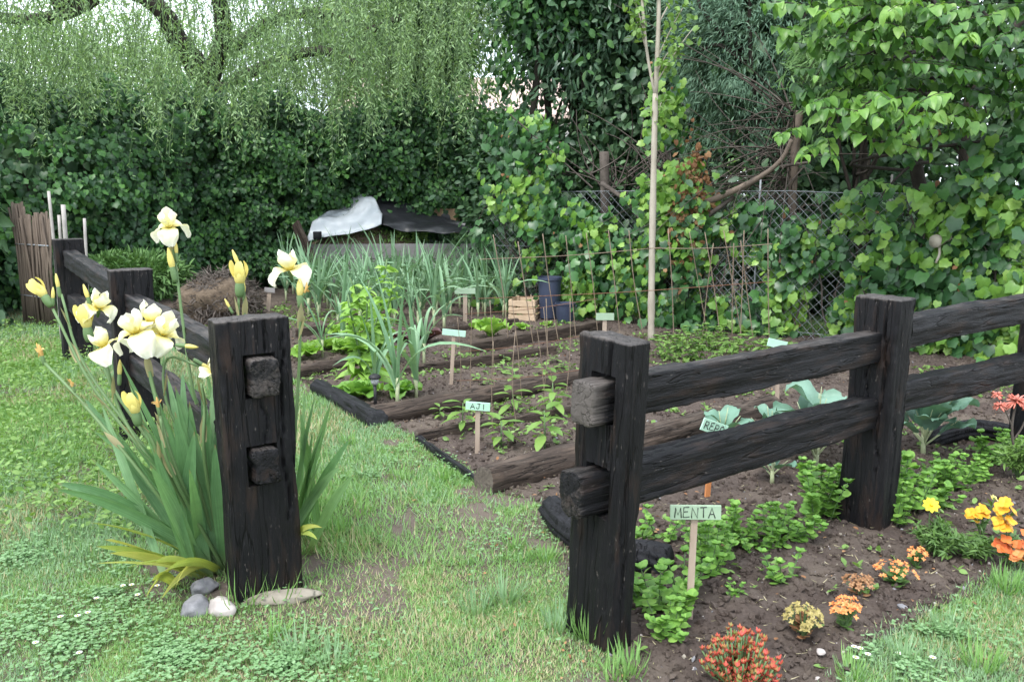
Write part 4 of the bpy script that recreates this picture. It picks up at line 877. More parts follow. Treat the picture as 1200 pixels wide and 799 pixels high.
def wallfl(label, px, py, heads, seed):
    b = GG(px, py); t = thing('wallflower', label, 'flower', b); gs, gl = Geo(), Geo(); rg = np.random.default_rng(seed)
    for (hx, hy, mt, n, s) in heads:
        p = PY(hx, hy, b[1]-.02); g = Geo()
        for k in range(n):
            a = rg.random()*6.28; q = p+N(.022*math.cos(a), .02*math.sin(a), .02*rg.normal())*s; flower5(g, q, N(.8*math.cos(a), -.5, .8), .028*s, 4, 0, L_ROUND, .2)
        c = curve(b, (b+p)/2+N(.01, .01, .02), p, n=8); tube(gs, c, .003, 5); g.build('blossom', M[mt], t)
        m = 14; u = rg.random(m)*.8+.1; P = c[(u*(len(c)-1)).astype(int)]; out = rg.normal(size=(m, 3))+N(0, 0, .5); scatter(gl, L_LANCE, P, frames(out, N(0, 0, 1)+rg.normal(size=(m, 3))*.3), .06*(.6+.6*rg.random(m)))
    gs.build('stems', M['stalk'], t); gl.build('foliage', M['ferny'], t); return t
wallfl('wallflower with two amber flower heads behind the feathery foliage', 1148, 640, [(1142, 604, 'amberf', 7, .9), (1152, 598, 'amberf', 6, .8), (1165, 583, 'budp', 3, .5)], 1)
wallfl('wallflower with stacked golden heads over an orange red one', 1182, 662, [(1180, 594, 'amberf', 9, 1.05), (1176, 612, 'amberf', 8, 1.0), (1176, 634, 'redf', 8, .95)], 2)
wallfl('wallflower with faded red and peach heads at the edge of the bed', 1204, 668, [(1198, 637, 'redf', 6, .8), (1196, 650, 'orangef', 7, .9)], 3)
# aloe in bloom
b = GG(1206, 562); t = thing('aloe', 'flowering aloe with coral red flower heads on a curved stalk', 'aloe', b)
g = Geo(); top = PY(1191, 470, b[1]); c1 = curve(b, PY(1190, 530, b[1]), PY(1186, 500, b[1]), top, n=18); tube(g, c1, np.linspace(.008, .006, len(c1)), 7)
c2 = curve(PY(1188, 515, b[1]), PY(1198, 500, b[1]), PY(1206, 478, b[1]), n=8); tube(g, c2, .005, 6)
c3 = curve(PY(1187, 502, b[1]), PY(1180, 485, b[1]), PY(1168, 462, b[1]), n=8); tube(g, c3, .004, 6); g.build('stalk', M['twig'], t)
def aloehead(p, s, n, seed):
    rg = np.random.default_rng(seed); g = Geo(); a = rg.random(n)*6.28; e = np.arcsin(rg.random(n)*1.5-.6)
    D = np.stack([np.cos(a)*np.cos(e), np.sin(a)*np.cos(e), np.sin(e)-.15], -1)
    for d in D: tube(g, [p+d*.008, p+d*s*.6, p+d*s-N(0, 0, s*.1)], [.003, .0048, .003], 5)
    g.build('blossom', M['coral'], t)
aloehead(top, .062, 70, 1); aloehead(PY(1168, 462, b[1]), .03, 26, 2); aloehead(PY(1172, 475, b[1]-.02), .035, 26, 3); aloehead(PY(1206, 474, b[1]), .04, 26, 4)
g = Geo()
for k in range(11):
    a = k*2.4; o = N(math.cos(a), math.sin(a), 0); ribbon(g, bez(b, b+o*.06+N(0, 0, .12), b+o*.17+N(0, 0, .17), 7), .035, -o+N(0, 0, .5), .4)
g.build('leaves', M['aloe'], t)
# ------------------------------------------------------------------ grass, clover, pebbles
def wedge(n, y0, y1, pw, margin=.5):
    u = rng.random(n); e = 2-pw; y = (y0**e+u*(y1**e-y0**e))**(1/e); x = (rng.random(n)*2-1)*(y*.66+margin); return x, y
x, y = wedge(1350000, 1.7, 13.5, 1.35)
sd = sdist(x, y); k = (sd < .02+rng.normal(size=len(x))*.02); x, y = x[k], y[k]; k = rng.random(len(x)) > bare(x, y); x, y = x[k], y[k]
n = len(x); z = HL(x, y)-.003
lng = np.clip((n2(x, y, 2.3, 3, 8.)-.42)*3, 0, 1); leftstrip = np.clip(1.2-np.abs((x+.8)*.86+(y-3.2)*.55*.97)/1.1, 0, 1)*(y > 3.4)
Ln = (.017+.019*lng*rng.random(n)+.06*leftstrip*rng.random(n))*(1+.35*rng.normal(size=n)).clip(.4, 2.2)*(1+.02*y)
a = rng.random(n)*6.28; lean = .45+2.2*rng.random(n)**1.3; tip = np.stack([np.cos(a)*lean, np.sin(a)*lean, np.ones(n)*.8], -1); nor = np.stack([-np.cos(a), -np.sin(a), lean], -1)
wd = (.0022+.0022*rng.random(n))*np.maximum(1, y/3.2)
size = np.stack([wd, Ln, Ln], -1); R = frames(tip, nor); P = np.stack([x, y, z], -1)
dry = np.clip((n2(x, y, 1.3, 3, 31.)-.54)*4, 0, .35)+.05
for (px, py, r) in ((530, 740, .5), (480, 690, .35), (640, 790, .4), (420, 690, .3), (1160, 740, .35)):
    p = G(px, py); dry = np.maximum(dry, np.clip(.45-.4*np.hypot(x-p[0], y-p[1])/r+.3*(n2(x, y, 5, 2, 77.)-.5), 0, .5))
q = rng.random(n); sel = np.where(q < dry, 2, np.where(n2(x, y, 1.1, 2, 41.)+rng.normal(size=n)*.12 > .5, 1, 0))
g = Geo()
for m in (0, 1, 2):
    k = sel == m; scatter(g, BLADE, P[k], R[k], size[k], m)
# long tufts
for (px, py, nb, L) in ((590, 705, 60, .15), (560, 716, 45, .14), (690, 745, 110, .14), (655, 735, 60, .10), (60, 770, 0, .1), (330, 700, 22, .13), (300, 705, 20, .13), (282, 712, 14, .17), (350, 765, 60, .11), (390, 780, 60, .11), (320, 745, 40, .10), (230, 640, 10, .1), (640, 655, 50, .08), (600, 640, 40, .08),
                        (470, 560, 50, .09), (520, 560, 40, .08), (410, 520, 50, .09), (1110, 740, 60, .09), (1180, 690, 80, .10), (1060, 770, 60, .09), (1000, 790, 40, .08), (1150, 780, 70, .1), (400, 620, 50, .09), (425, 600, 40, .08), (740, 785, 50, .1), (720, 790, 40, .08)):
    if not nb: continue
    p = GG(px, py); a = rng.random(nb)*6.28; r = .06*np.sqrt(rng.random(nb)); l = .2+1.1*rng.random(nb); tip = np.stack([np.cos(a)*l, np.sin(a)*l, np.ones(nb)], -1)
    Q = p+np.stack([r*np.cos(a), r*np.sin(a), 0*a], -1); s = L*(.5+.6*rng.random(nb)); scatter(g, BLADE, Q, frames(tip, np.stack([-np.cos(a), -np.sin(a), l], -1)), np.stack([np.full(nb, .006), s, s], -1), 0 if nb % 3 else 1)
tag(g.build('lawn_grass', [M['grass'], M['grassb'], M['straw']], smooth=False), kind='stuff')

# clover and other low broad leaves
def patch(n, cs, sz, hgt, keepbare=.8):
    X, Y = [], []
    for (px, py, r, w) in cs:
        p = G(px, py); m = int(n*w); a = rng.random(m)*6.28; rr_ = r*np.abs(rng.normal(size=m))*.75; X.append(p[0]+rr_*np.cos(a)*1.3); Y.append(p[1]+rr_*np.sin(a))
    x, y = np.concatenate(X), np.concatenate(Y); k = (sdist(x, y) < .05) & (rng.random(len(x)) > bare(x, y)*keepbare) & (n2(x, y, 6, 2, 17.)+rng.normal(size=len(x))*.10 > .5); return x[k], y[k]
x, y = patch(1800, ((60, 760, .45, 1.), (200, 770, .42, 1.), (120, 700, .4, .8), (330, 785, .35, .7), (30, 660, .5, .8), (580, 640, .3, .35), (640, 620, .2, .2), (500, 540, .35, .35), (1050, 790, .3, .5), (1110, 750, .25, .3), (440, 560, .4, .4), (60, 560, .6, .5), (560, 560, .2, .2)), 0, 0)
n = len(x); h = HL(x, y)+.01+.03*rng.random(n); g = Geo(); ph = rng.random(n)*6.28
for q in range(3):
    a = ph+q*2.094; out = np.stack([np.cos(a), np.sin(a), .2+.2*rng.normal(size=n)], -1); scatter(g, L_ROUND, np.stack([x, y, h], -1), frames(out, np.stack([-.2*np.cos(a), -.2*np.sin(a), np.ones(n)], -1)+rng.normal(size=(n, 3))*.15), .009*(.5+.9*rng.random(n)))
tag(g.build('clover_patches', M['clover']), kind='stuff')
# leafy weeds along the iris fence
g = Geo(); x, y = wedge(9000, 3.6, 9.5, 1.1); k = (np.abs((x-L0[0])*dL[1]-(y-L0[1])*dL[0]+.5) < .55) & (sdist(x, y) < 0); x, y = x[k], y[k]; n = len(x)
for q in range(6):
    a = rng.random(n)*6.28; zz_ = rng.random(n)*(.06+.16*n2(x, y, 3, 2, 6.)); out = np.stack([np.cos(a), np.sin(a), .3+rng.normal(size=n)*.4], -1)
    scatter(g, L_LANCE if q % 2 else L_OVAL, np.stack([x+rng.normal(size=n)*.02, y+rng.normal(size=n)*.02, HL(x, y)+.01+zz_], -1), frames(out, N(0, 0, 1)+rng.normal(size=(n, 3))*.5), .035*(.5+.8*rng.random(n)))
tag(g.build('leafy_weeds', M['weed']), kind='stuff')
# weeds and sprouts on the beds
g = Geo(); x = rng.random(60000)*11-6; y = rng.random(60000)*10+2; k = (sdist(x, y) > .05) & (n2(x, y, 1.6, 3, 55.) > .57); x, y = x[k], y[k]; k = rng.random(len(x)) < .35*np.clip((y-2)/5, .12, 1); x, y = x[k], y[k]; n = len(x)
for q in range(4):
    a = rng.random(n)*6.28; out = np.stack([np.cos(a), np.sin(a), .5+rng.normal(size=n)*.4], -1); scatter(g, L_OVAL if q % 2 else L_LANCE, np.stack([x, y, gz(x, y)+.01], -1), frames(out, N(0, 0, 1)+rng.normal(size=(n, 3))*.4), .03*(.4+.9*rng.random(n))*(1+.03*y))
tag(g.build('small_weeds', M['weed']), kind='stuff')
# pebbles, clods, straw bits
oct_ = (A_([(1, 0, 0), (-1, 0, 0), (0, 1, 0), (0, -1, 0), (0, 0, 1), (0, 0, -1), (.7, .7, .3), (-.7, .6, -.2)]), [A_([(0, 6, 4), (6, 2, 4), (2, 7, 4), (7, 1, 4), (1, 3, 4), (3, 0, 4), (6, 0, 5), (2, 6, 5), (7, 2, 5), (1, 7, 5), (3, 1, 5), (0, 3, 5)])])
def bits(name, n, mats, s0, s1, flat=.6, pw=1.3):
    x, y = wedge(n, 2., 12, pw); k = sdist(x, y) > 0; x, y = x[k], y[k]; n = len(x); s = s0+(s1-s0)*rng.random(n)**3; R = frames(rng.normal(size=(n, 3)), rng.normal(size=(n, 3))); g = Geo(); which = rng.integers(0, len(mats), n)
    for m in range(len(mats)):
        k = which == m; scatter(g, oct_, np.stack([x, y, gz(x, y)+s*.15], -1)[k], R[k], np.stack([s, s*.8, s*flat], -1)[k], m)
    return tag(g.build(name, [M[q] for q in mats], smooth=False), kind='stuff')
bits('soil_clods', 80000, ['soil'], .004, .026)
bits('gravel_pebbles', 6500, ['paleston', 'stone', 'flatston', 'cut_branch'], .003, .014, pw=1.65)
g = Geo(); x, y = wedge(9000, 2., 12, 1.2); k = sdist(x, y) > 0; x, y = x[k], y[k]; n = len(x); a = rng.random(n)*6.28
scatter(g, BLADE, np.stack([x, y, gz(x, y)+.006], -1), frames(np.stack([np.cos(a), np.sin(a), rng.normal(size=n)*.15], -1), N(0, 0, 1)+rng.normal(size=(n, 3))*.3), np.stack([np.full(n, .0028), .012+.035*rng.random(n)**2, np.full(n, .02)], -1)); tag(g.build('dry_straw', M['straw'], smooth=False), kind='stuff')
g = Geo(); x, y = wedge(1100, 2., 9, 1.5); k = sdist(x, y) > -.4; x, y = x[k], y[k]; n = len(x); scatter(g, L_OVAL, np.stack([x, y, gz(x, y)+.012], -1), frames(rng.normal(size=(n, 3))*N(1, 1, .15), N(0, 0, 1)+rng.normal(size=(n, 3))*.3), .022*(.4+.9*rng.random(n))); tag(g.build('fallen_leaves', M['dead']), kind='stuff')
# daisies
dz = None
for (px, py) in ((145, 697), (155, 696), (162, 708), (104, 729), (92, 733), (72, 734), (43, 765), (94, 777), (114, 712), (185, 697), (1007, 772), (1002, 783), (1016, 779), (1052, 778), (1092, 783), (1000, 770)):
    if dz is None:
        g = Geo(); a = np.arange(9)*.698; scatter(g, L_OVAL, np.zeros((9, 3))+N(0, 0, .035), frames(np.stack([np.cos(a), np.sin(a), 0*a+.35], -1), N(0, 0, 1)+np.zeros((9, 3))), np.full(9, .0105)); blob(g, (0, 0, .036), (.004, .004, .003), 1, 1, nu=8, nv=6); tube(g, [(0, 0, -.01), (0, 0, .035)], .001, 4, 2)
        o = dz = g.build('daisy', [M['white'], M['yellowf'], M['stalk']])
    else: o = dz.copy(); COL.objects.link(o)
    place(o, GG(px, py), px, 1.1); tag(o, 'small white daisy growing in the clover of the near lawn by the irises' if px < 500 else 'small white daisy in the lawn corner beside the red and orange flowers', 'daisy', 'daisies by the irises' if px < 500 else 'daisies by the flower bed')
# ------------------------------------------------------------------ things at the back of the garden
# grey raised bin with plastic sheets
bl, br = N(-3.25, 13.55, 0), N(-.55, 13.75, 0); bx = unit(br-bl); ang = math.atan2(bx[1], bx[0]); Rb = rotz(ang); Lb = np.linalg.norm(br-bl)
t = thing('compost_bin', 'long grey board compost bin under white and black plastic sheets', 'compost bin', (bl+br)/2)
def boards(c, s, name='panel'):
    g = Geo()
    for k in range(3): box(g, c+N(0, 0, -s[2]/2+s[2]*(k+.5)/3), (s[0], s[1], s[2]/3-.006), Rb, bev=.006)
    return g.build(name, M['board'], t, smooth=False)
dpt = .95; yv = Rb@N(0, 1, 0); mid = (bl+br)/2
boards(mid+N(0, 0, .37), (Lb, .04, .74)); boards(mid+yv*dpt+N(0, 0, .37), (Lb, .04, .74))
for e in (-1, 1): boards(mid+yv*dpt/2+bx*e*(Lb/2-.022)+N(0, 0, .37), (.04, dpt-.05, .738))
g = Geo(); nx, ny = 40, 14
X, Yv = np.meshgrid(np.linspace(-Lb/2+.05, Lb/2-.05, nx), np.linspace(.03, dpt-.03, ny), indexing='ij'); Zc = .66+.38*np.exp(-((X+.55)/.75)**2)*np.sin(np.clip(Yv/dpt, 0, 1)*math.pi)**.7+.05*(n2(X, Yv, 9, 3, 3.)-.5)
V = mid+X[..., None]*bx+Yv[..., None]*yv; V[..., 2] = Zc; i = np.arange(nx-1)[:, None]*ny; j = np.arange(ny-1)[None]
g.add(V.reshape(-1, 3), np.stack([i+j, i+ny+j, i+ny+j+1, i+j+1], -1).reshape(-1, 4)); g.build('compost', M['dung'], t)
g = Geo(); n = 700; xx = rng.random(n)*1.5-.95; yy = rng.random(n)*.35+.02; p = mid+xx[:, None]*bx+yy[:, None]*yv+N(0, 0, 1)*(.72+.22*rng.random(n))[:, None]
scatter(g, L_LANCE, p, frames(rng.normal(size=(n, 3))+N(0, -.4, .2), N(0, 0, 1)+rng.normal(size=(n, 3))*.5), .09*(.6+.6*rng.random(n))); g.build('cut_foliage', M['weed'], t)
def sheet_px(name, label, grid, mat, seed, wr=.03, thick=.004):
    """crumpled sheet through a grid of (px, py, Y) points, bilinearly refined"""
    Pg = A_([[PY(*q) for q in row] for row in grid]); a, b = Pg.shape[:2]; nu, nv = 36, 30
    u = np.linspace(0, a-1, nu); v = np.linspace(0, b-1, nv); iu = np.minimum(u.astype(int), a-2); iv = np.minimum(v.astype(int), b-2); fu = (u-iu)[:, None, None]; fv = (v-iv)[None, :, None]
    q = lambda i, j: Pg[i][:, j]
    V = q(iu, iv)*(1-fu)*(1-fv)+q(iu+1, iv)*fu*(1-fv)+q(iu, iv+1)*(1-fu)*fv+q(iu+1, iv+1)*fu*fv
    d = (fbm(V*N(3, 3, 3)+seed, 4)-.5)*wr*3+wr*.6*np.sin(fbm(V*1.5+seed, 2)*22); V = V+d[..., None]*N(.1, -.8, .6)
    i = np.arange(nu-1)[:, None]*nv; j = np.arange(nv-1)[None]; g = Geo(); g.add(V.reshape(-1, 3), np.stack([i+j, i+nv+j, i+nv+j+1, i+j+1], -1).reshape(-1, 4))
    o = g.build(name, M[mat], origin=V.reshape(-1, 3).mean(0)); md = o.modifiers.new('thickness', 'SOLIDIFY'); md.thickness = thick
    return tag(o, label, 'plastic sheet')
sheet_px('plastic_sheet', 'white plastic sheet humped over the compost bin', [[(358, 283, 13.4), (376, 279, 13.42), (410, 274, 13.45), (447, 262, 13.5)], [(366, 262, 13.65), (384, 256, 13.7), (420, 254, 13.7), (448, 250, 13.75)], [(388, 247, 14.), (402, 244, 14.05), (424, 238, 14.05), (440, 236, 14.05)], [(404, 244, 14.3), (412, 232, 14.3), (418, 224, 14.3), (428, 227, 14.3)]], 'whitesheet', 3., .06)
sheet_px('plastic_sheet', 'black plastic sheet draped over the compost bin beside the white one', [[(447, 266, 13.62), (490, 272, 13.58), (530, 274, 13.5), (568, 272, 13.45)], [(446, 256, 13.8), (490, 262, 13.8), (530, 266, 13.75), (568, 269, 13.6)], [(438, 238, 14.1), (480, 250, 14.2), (525, 262, 14.1), (566, 268, 13.8)], [(424, 226, 14.35), (455, 232, 14.5), (500, 250, 14.4), (560, 266, 14.)]], 'blacksheet', 8., .05)
g = Geo(); c = PY(372, 276, 13.35); box(g, c, (.13, .11, .12), rotz(.2), bev=.008); tag(g.build('dark_brick', M['char'], origin=c), 'dark brick weighing down the corner of the white sheet', 'brick')
# brown wooden box behind the sheet
c = PY(516, 254, 14.75); t = thing('wooden_box', 'brown wooden box with two round holes behind the black sheet', 'box', c-N(0, 0, .14))
g = Geo(); box(g, c, (.62, .34, .27), rotz(-.15), bev=.008); o = g.build('box_body', M['cardb'], t, smooth=False)
for dx in (-.1, .13):
    g = Geo(); q = c+rotz(-.15)@N(dx, -.174, -.02); tube(g, [q+rotz(-.15)@N(0, .01, 0), q-rotz(-.15)@N(0, .006, 0)], .085, 18); g.build('hole_shade_disc', M['blacksheet'], o, smooth=False)  # black discs on the face, painting the shade inside the holes
bs = N(c[0], c[1], 0); g = Geo()
for dx in (-.25, .25): box(g, N(c[0]+dx, c[1], (c[2]-.14)/2), (.06, .3, c[2]-.14), rotz(-.15), bev=.006)
g.build('box_stand', M['cardb'], t, smooth=False)
log_between('leaning_plank', 'grey plank leaning in the soil at the left end of the compost bin', PY(372, 318, 13.1), PY(346, 262, 13.4), .1, 'log', 60, bury=.5, square=True, w=.05, cat='plank')
# crate and blue tubs
def crate(label, c, s, rz):
    t = thing('wooden_crate', label, 'crate', c); R = rotz(rz); x, y, z = s; P = lambda *q: A_(c)+R@N(*q)
    for sx in (-1, 1):
        for sy in (-1, 1):
            g = Geo(); box(g, P(sx*(x/2-.02), sy*(y/2-.02), z/2), (.03, .03, z), R, bev=.002); g.build('corner_post', M['crate'], t, smooth=False)
    for k in range(3):
        zc = z*(.17+.33*k)
        for nm, q, sz in (('front_slat', (0, -y/2, zc), (x, .01, z*.25)), ('front_slat', (0, y/2, zc), (x, .01, z*.25)), ('side_slat', (-x/2+.0, 0, zc), (.01, y-.012, z*.25)), ('side_slat', (x/2, 0, zc), (.01, y-.012, z*.25))):
            g = Geo(); box(g, P(*q), sz, R, bev=.001); g.build(nm, M['crate'], t, smooth=False)
    g = Geo(); box(g, P(0, 0, .02), (x-.02, y-.02, .012), R); g.build('floor', M['crate'], t, smooth=False)
p = GG(616, 374); crate('small slatted pale wooden crate at the end of the leek bed', p, (.33, .42, .27), -.25)
def tub(label, p, r, h, tip=0.):
    t = thing('blue_tub', label, 'tub', p); g = Geo(); u = [(.78, 0), (.8, .02), (.93, .75), (.96, .93), (1.04, .94), (1.04, 1.), (.98, 1.0), (.9, .7), (.76, .05), (0, .05)]
    nn = 28; th = np.linspace(0, 2*math.pi, nn, endpoint=False); V = A_([[(p[0]+q*r*math.cos(a), p[1]+q*r*math.sin(a), p[2]+z*h) for a in th] for q, z in u]).reshape(-1, 3)
    i = np.arange(len(u)-1)[:, None]*nn; j = np.arange(nn)[None]; j2 = (j+1) % nn; g.add(V, np.stack([i+j, i+j2, i+nn+j2, i+nn+j], -1).reshape(-1, 4)); g.build('tub_body', M['blue'], t, sharp=40)
    g = Geo()
    for s in (-1, 1): tube(g, curve(*[p+N(r*(1.0+.09*math.sin(v)), .06*math.cos(v), h*.86)*N(s, 1, 1)+N(0, 0, 0) if False else N(p[0]+s*r*(1.0+.12*math.sin(v)), p[1]+.07*math.cos(v), p[2]+h*.86) for v in np.linspace(0, math.pi, 6)], n=12), .008, 5)
    g.build('handles', M['blue'], t)
p = GG(644, 372); tub('dark blue plastic tub just behind the wooden crate', p, .15, .5)
p = GG(662, 378); tub('low dark blue tub in the shade beside the taller blue tub', p, .12, .24)
# stake light
b = GG(440, 474); t = thing('stake_light', 'small black mushroom stake light at the corner of the leek bed', 'garden light', b); g = Geo(); tube(g, [b-N(0, 0, .05), b+N(0, 0, .15)], .012, 10); g.build('spike', M['blackp'], t)
g = Geo(); tube(g, [b+N(0, 0, .15), b+N(0, 0, .17), b+N(0, 0, .20)], [.02, .03, .03], 14); g.build('lens', M['clear'], t)
g = Geo(); tube(g, [b+N(0, 0, .198), b+N(0, 0, .205), b+N(0, 0, .222), b+N(0, 0, .23)], [.045, .047, .035, .012], 16); g.build('cap', M['blackp'], t)
# reed screen and poles at the left
a, b = PY(24, 335, 10.1), PY(62, 335, 9.7); a[2] = b[2] = 0; t = thing('reed_screen', 'brown reed screen panel standing at the end of the iris fence', 'fence', (a+b)/2)
g = Geo(); n = 60
for k in range(n):
    p = a+(b-a)*(k+.5)/n+N(rng.normal()*.008, rng.normal()*.01, 0); h = 1.24+.1*rng.random()+.1*(k < 20); tube(g, [p, p+N(rng.normal()*.015, rng.normal()*.01, h*.5), p+N(rng.normal()*.03, 0, h)], .013, 5)
g.build('reeds', M['reed'], t); g = Geo()
for z in (.35, .95): tube(g, [a+N(0, -.02, z), b+N(0, -.02, z)], .008, 5)
g.build('tie_wire', M['galv'], t)
for i, (px, py0, py1, lean, lab) in enumerate(((63, 300, 224, -6, 'tall thin pale pole behind the far iris fence post, tallest of four'), (74, 300, 240, 0, 'thick pale pole in the middle of the poles behind the far fence post'), (67, 300, 252, 2, 'short pale pole beside the tallest pole behind the far fence post'), (94, 300, 256, 5, 'short pale pole leaning away on its own behind the far fence post'))):
    q = PY(px, py0, 8.7); q[2] = 0; tp = PY(px+lean, py1, 8.7); g = Geo(); tube(g, curve(q, (q+tp)/2+N(.01, 0, 0), tp, n=8), [.022 if i == 1 else .016]*9 if False else (.022 if i == 1 else .015), 9); tag(g.build('wooden_pole', M['whitepole'], origin=q), lab, 'pole', None)
# manure heap, shrub
p = PY(258, 372, 10.2); p[2] = 0; g = Geo(); blob(g, p+N(0, .1, .2), (.5, .45, .42), 4, 0, .5, 60, 34); n = 2600; D = unit(rng.normal(size=(n, 3))*N(1, 1, 1)+N(0, -.3, .3)); S = p+N(0, .1, .2)+D*N(.47, .43, .41)
scatter(g, L_THIN, S, frames(rng.normal(size=(n, 3))+N(0, 0, -.3), D+rng.normal(size=(n, 3))*.3), np.stack([np.full(n, .12), .06+.1*rng.random(n), np.full(n, .1)], -1), 1); tag(g.build('manure_heap', [M['dung'], M['twig']]), 'brown straw manure heap by the dug soil behind the irises', 'heap')
def spraybush(name, label, c, s, n, mat, size, seed, cat='shrub', tm=L_THIN):
    rg = np.random.default_rng(seed); t = thing(name, label, cat, N(c[0], c[1], 0)); g = Geo(); D = unit(rg.normal(size=(n, 3))*N(1, 1, .8)+N(0, 0, .3)); r = .35+.65*rg.random(n)**.5
    r *= .8+.4*fbm(D*2.2+seed, 2); P = A_(c)+D*r[:, None]*A_(s); out = D+rg.normal(size=(n, 3))*.5+N(0, 0, .2); scatter(g, tm, P, frames(out, N(0, 0, 1)+rg.normal(size=(n, 3))*.5), size*(.6+.7*rg.random(n))); g.build('foliage', M[mat], t)
    g = Geo()
    for k in range(6): tube(g, bez(N(c[0], c[1], -.05), A_(c)+rg.normal(size=3)*.15-N(0, 0, .2), A_(c)+unit(rg.normal(size=3)+N(0, 0, .6))*A_(s)*.7, 8), np.linspace(.02, .006, 8), 5)
    g.build('branches', M['bark'], t); return t
spraybush('spreading_shrub', 'low bright green spreading shrub beyond the second iris fence post', PY(150, 320, 10.6)*N(1, 1, 0)+N(0, 0, .5), (.75, .4, .3), 4200, 'juniper', .1, 1, tm=L_LANCE)

# sapling
b = GG(763, 398); t = thing('sapling', 'slender pale barked young tree standing before the ivy fence', 'tree', b); g = Geo(); Y = b[1]
c = curve(b-N(0, 0, .05), PY(764, 300, Y), PY(766, 200, Y), PY(768, 110, Y), n=24); tube(g, c, np.linspace(.037, .028, len(c))*(1+.07*rng.normal(size=len(c))), 10)
tube(g, curve(PY(768, 114, Y), PY(771, 50, Y), PY(772, -10, Y), PY(770, -160, Y), n=14), np.linspace(.027, .016, 13), 9); tube(g, curve(PY(768, 114, Y), PY(758, 60, Y), PY(752, -5, Y), PY(746, -120, Y), n=12), .015, 8)
g.build('trunk', M['sapbark'], t); g = Geo(); tips = []
for (x0, y0, x1, y1) in ((770, 70, 800, 10), (769, 90, 783, 62), (756, 45, 740, -10), (771, 30, 812, -40), (768, 150, 775, 120), (756, 55, 745, 22), (771, 10, 790, -50), (752, -5, 730, -40), (768, 100, 812, 34)):
    p, q = PY(x0, y0, Y), PY(x1, y1, Y-.15+rng.random()*.3); tube(g, bez(p, (p+q)/2+N(0, 0, .05), q, 8), np.linspace(.009, .004, 8), 5); tips.append((p, q))
g.build('branches', M['sapbark'], t); g = Geo()
for p, q in tips:
    n = 48; u = .35+.75*rng.random(n); P = p+(q-p)*u[:, None]+rng.normal(size=(n, 3))*.05; scatter(g, L_OVAL, P, frames(rng.normal(size=(n, 3))+N(0, 0, -.2), rng.normal(size=(n, 3))*.6+N(0, -.3, 1)), .075*(.6+.6*rng.random(n)))
g.build('leaves', M['weed'], t)

# bean trellises
def trellis(label, canes, bars, Y0, seed, r=.0046):
    t = thing('bean_trellis', label, 'trellis', canes[0][0])
    for p, q in canes:
        g = Geo(); c = curve(p-N(0, 0, .05), (p+q)/2+rng.normal(size=3)*.012, q, n=8); tube(g, c, r*(.85+.3*rng.random()), 5); g.build('cane', M['cane'], t)
    for p, q, m in bars:
        g = Geo(); c = curve(p, (p+q)/2-N(0, 0, .02), q, n=10); tube(g, c, r*.85, 5); g.build('crossbar', M[m], t)
    return t
cs = []
for (x0, y0, x1, y1) in ((597, 406, 578, 275), (626, 405, 607, 283), (656, 404, 636, 274), (676, 402, 663, 276), (702, 402, 687, 273), (728, 400, 713, 270), (756, 398, 737, 270), (790, 400, 783, 268), (832, 402, 808, 272), (846, 404, 826, 272), (872, 404, 848, 270), (885, 408, 868, 282), (867, 410, 872, 270), (902, 408, 900, 268), (822, 404, 836, 285), (858, 404, 860, 285)):
    b = GG(x0, y0); cs.append((b, PY(x1, y1, b[1]-.05)))
trellis('rear row of thin canes tied to a high crossbar in front of the ivy', cs, [(PY(562, 304, cs[0][0][1]-.04), PY(775, 290, cs[7][0][1]-.05), 'cane'), (PY(760, 291, 8.6), PY(905, 286, 8.3), 'cane'), (PY(560, 350, 8.6), PY(905, 330, 8.45), 'rust')], 8.5, 1)
cs = []
for (x0, y0, x1, y1) in ((612, 470, 600, 352), (640, 476, 622, 345), (551, 470, 553, 360), (580, 470, 574, 352), (655, 484, 637, 360), (634, 480, 640, 350), (606, 500, 604, 388), (577, 505, 578, 400), (540, 462, 536, 372), (662, 470, 668, 350)):
    b = GG(x0, y0); cs.append((b, PY(x1, y1, b[1]-.05)))
trellis('front row of fine rusty canes and wires over the middle beds', cs, [(PY(540, 412, 6.3), PY(690, 392, 6.3), 'rust'), (PY(545, 368, 6.5), PY(700, 350, 6.5), 'rust'), (PY(535, 446, 5.9), PY(690, 432, 5.9), 'rust')], 6., 2, .0026)

# chain link fence
FA, FB = N(-.3, 11.7, 0), N(5.9, 6.75, 0); fd = unit(FB-FA); fn = N(fd[1], -fd[0], 0); fn = fn if fn[1] < 0 else -fn; FLn = np.linalg.norm(FB-FA)
def FP(px, py, off=0.):
    d = ray(px, py); q = FA+fn*off; k = ((q-N(0, 0, CZ))@fn)/(d@fn); return N(0, 0, CZ)+d*k
t = thing('chain_link_fence', 'old grey chain link fence sagging under the ivy', 'fence', FA); g = Geo(); H = 1.58; sp = .105
def onf(s, z):
    s, z = np.asarray(s, float), np.asarray(z, float); o = (n2(s*1., z*1., .9, 2, 12.)-.5)*.22
    return FA+fd*s[..., None]+fn*o[..., None]+N(0, 0, 1)*(z*(1-.05*(n2(s, s*0, .8, 2, 3.)))+0)[..., None]
for dr in (1, -1):
    for s0 in np.arange(-H, FLn+H, sp):
        s = np.linspace(s0, s0+dr*H, 10); z = np.linspace(0, H, 10); k = (s > 0) & (s < FLn)
        if k.sum() < 2: continue
        tube(g, onf(s[k], z[k])+fn*.003*dr, .0029, 3, cap=False)
g.build('wire_mesh', M['galv'], t); g = Geo()
for z in (H, H*.55, .08): s = np.linspace(0, FLn, 30); tube(g, onf(s, s*0+z), .0032, 4)
g.build('tension_wire', M['galv'], t)
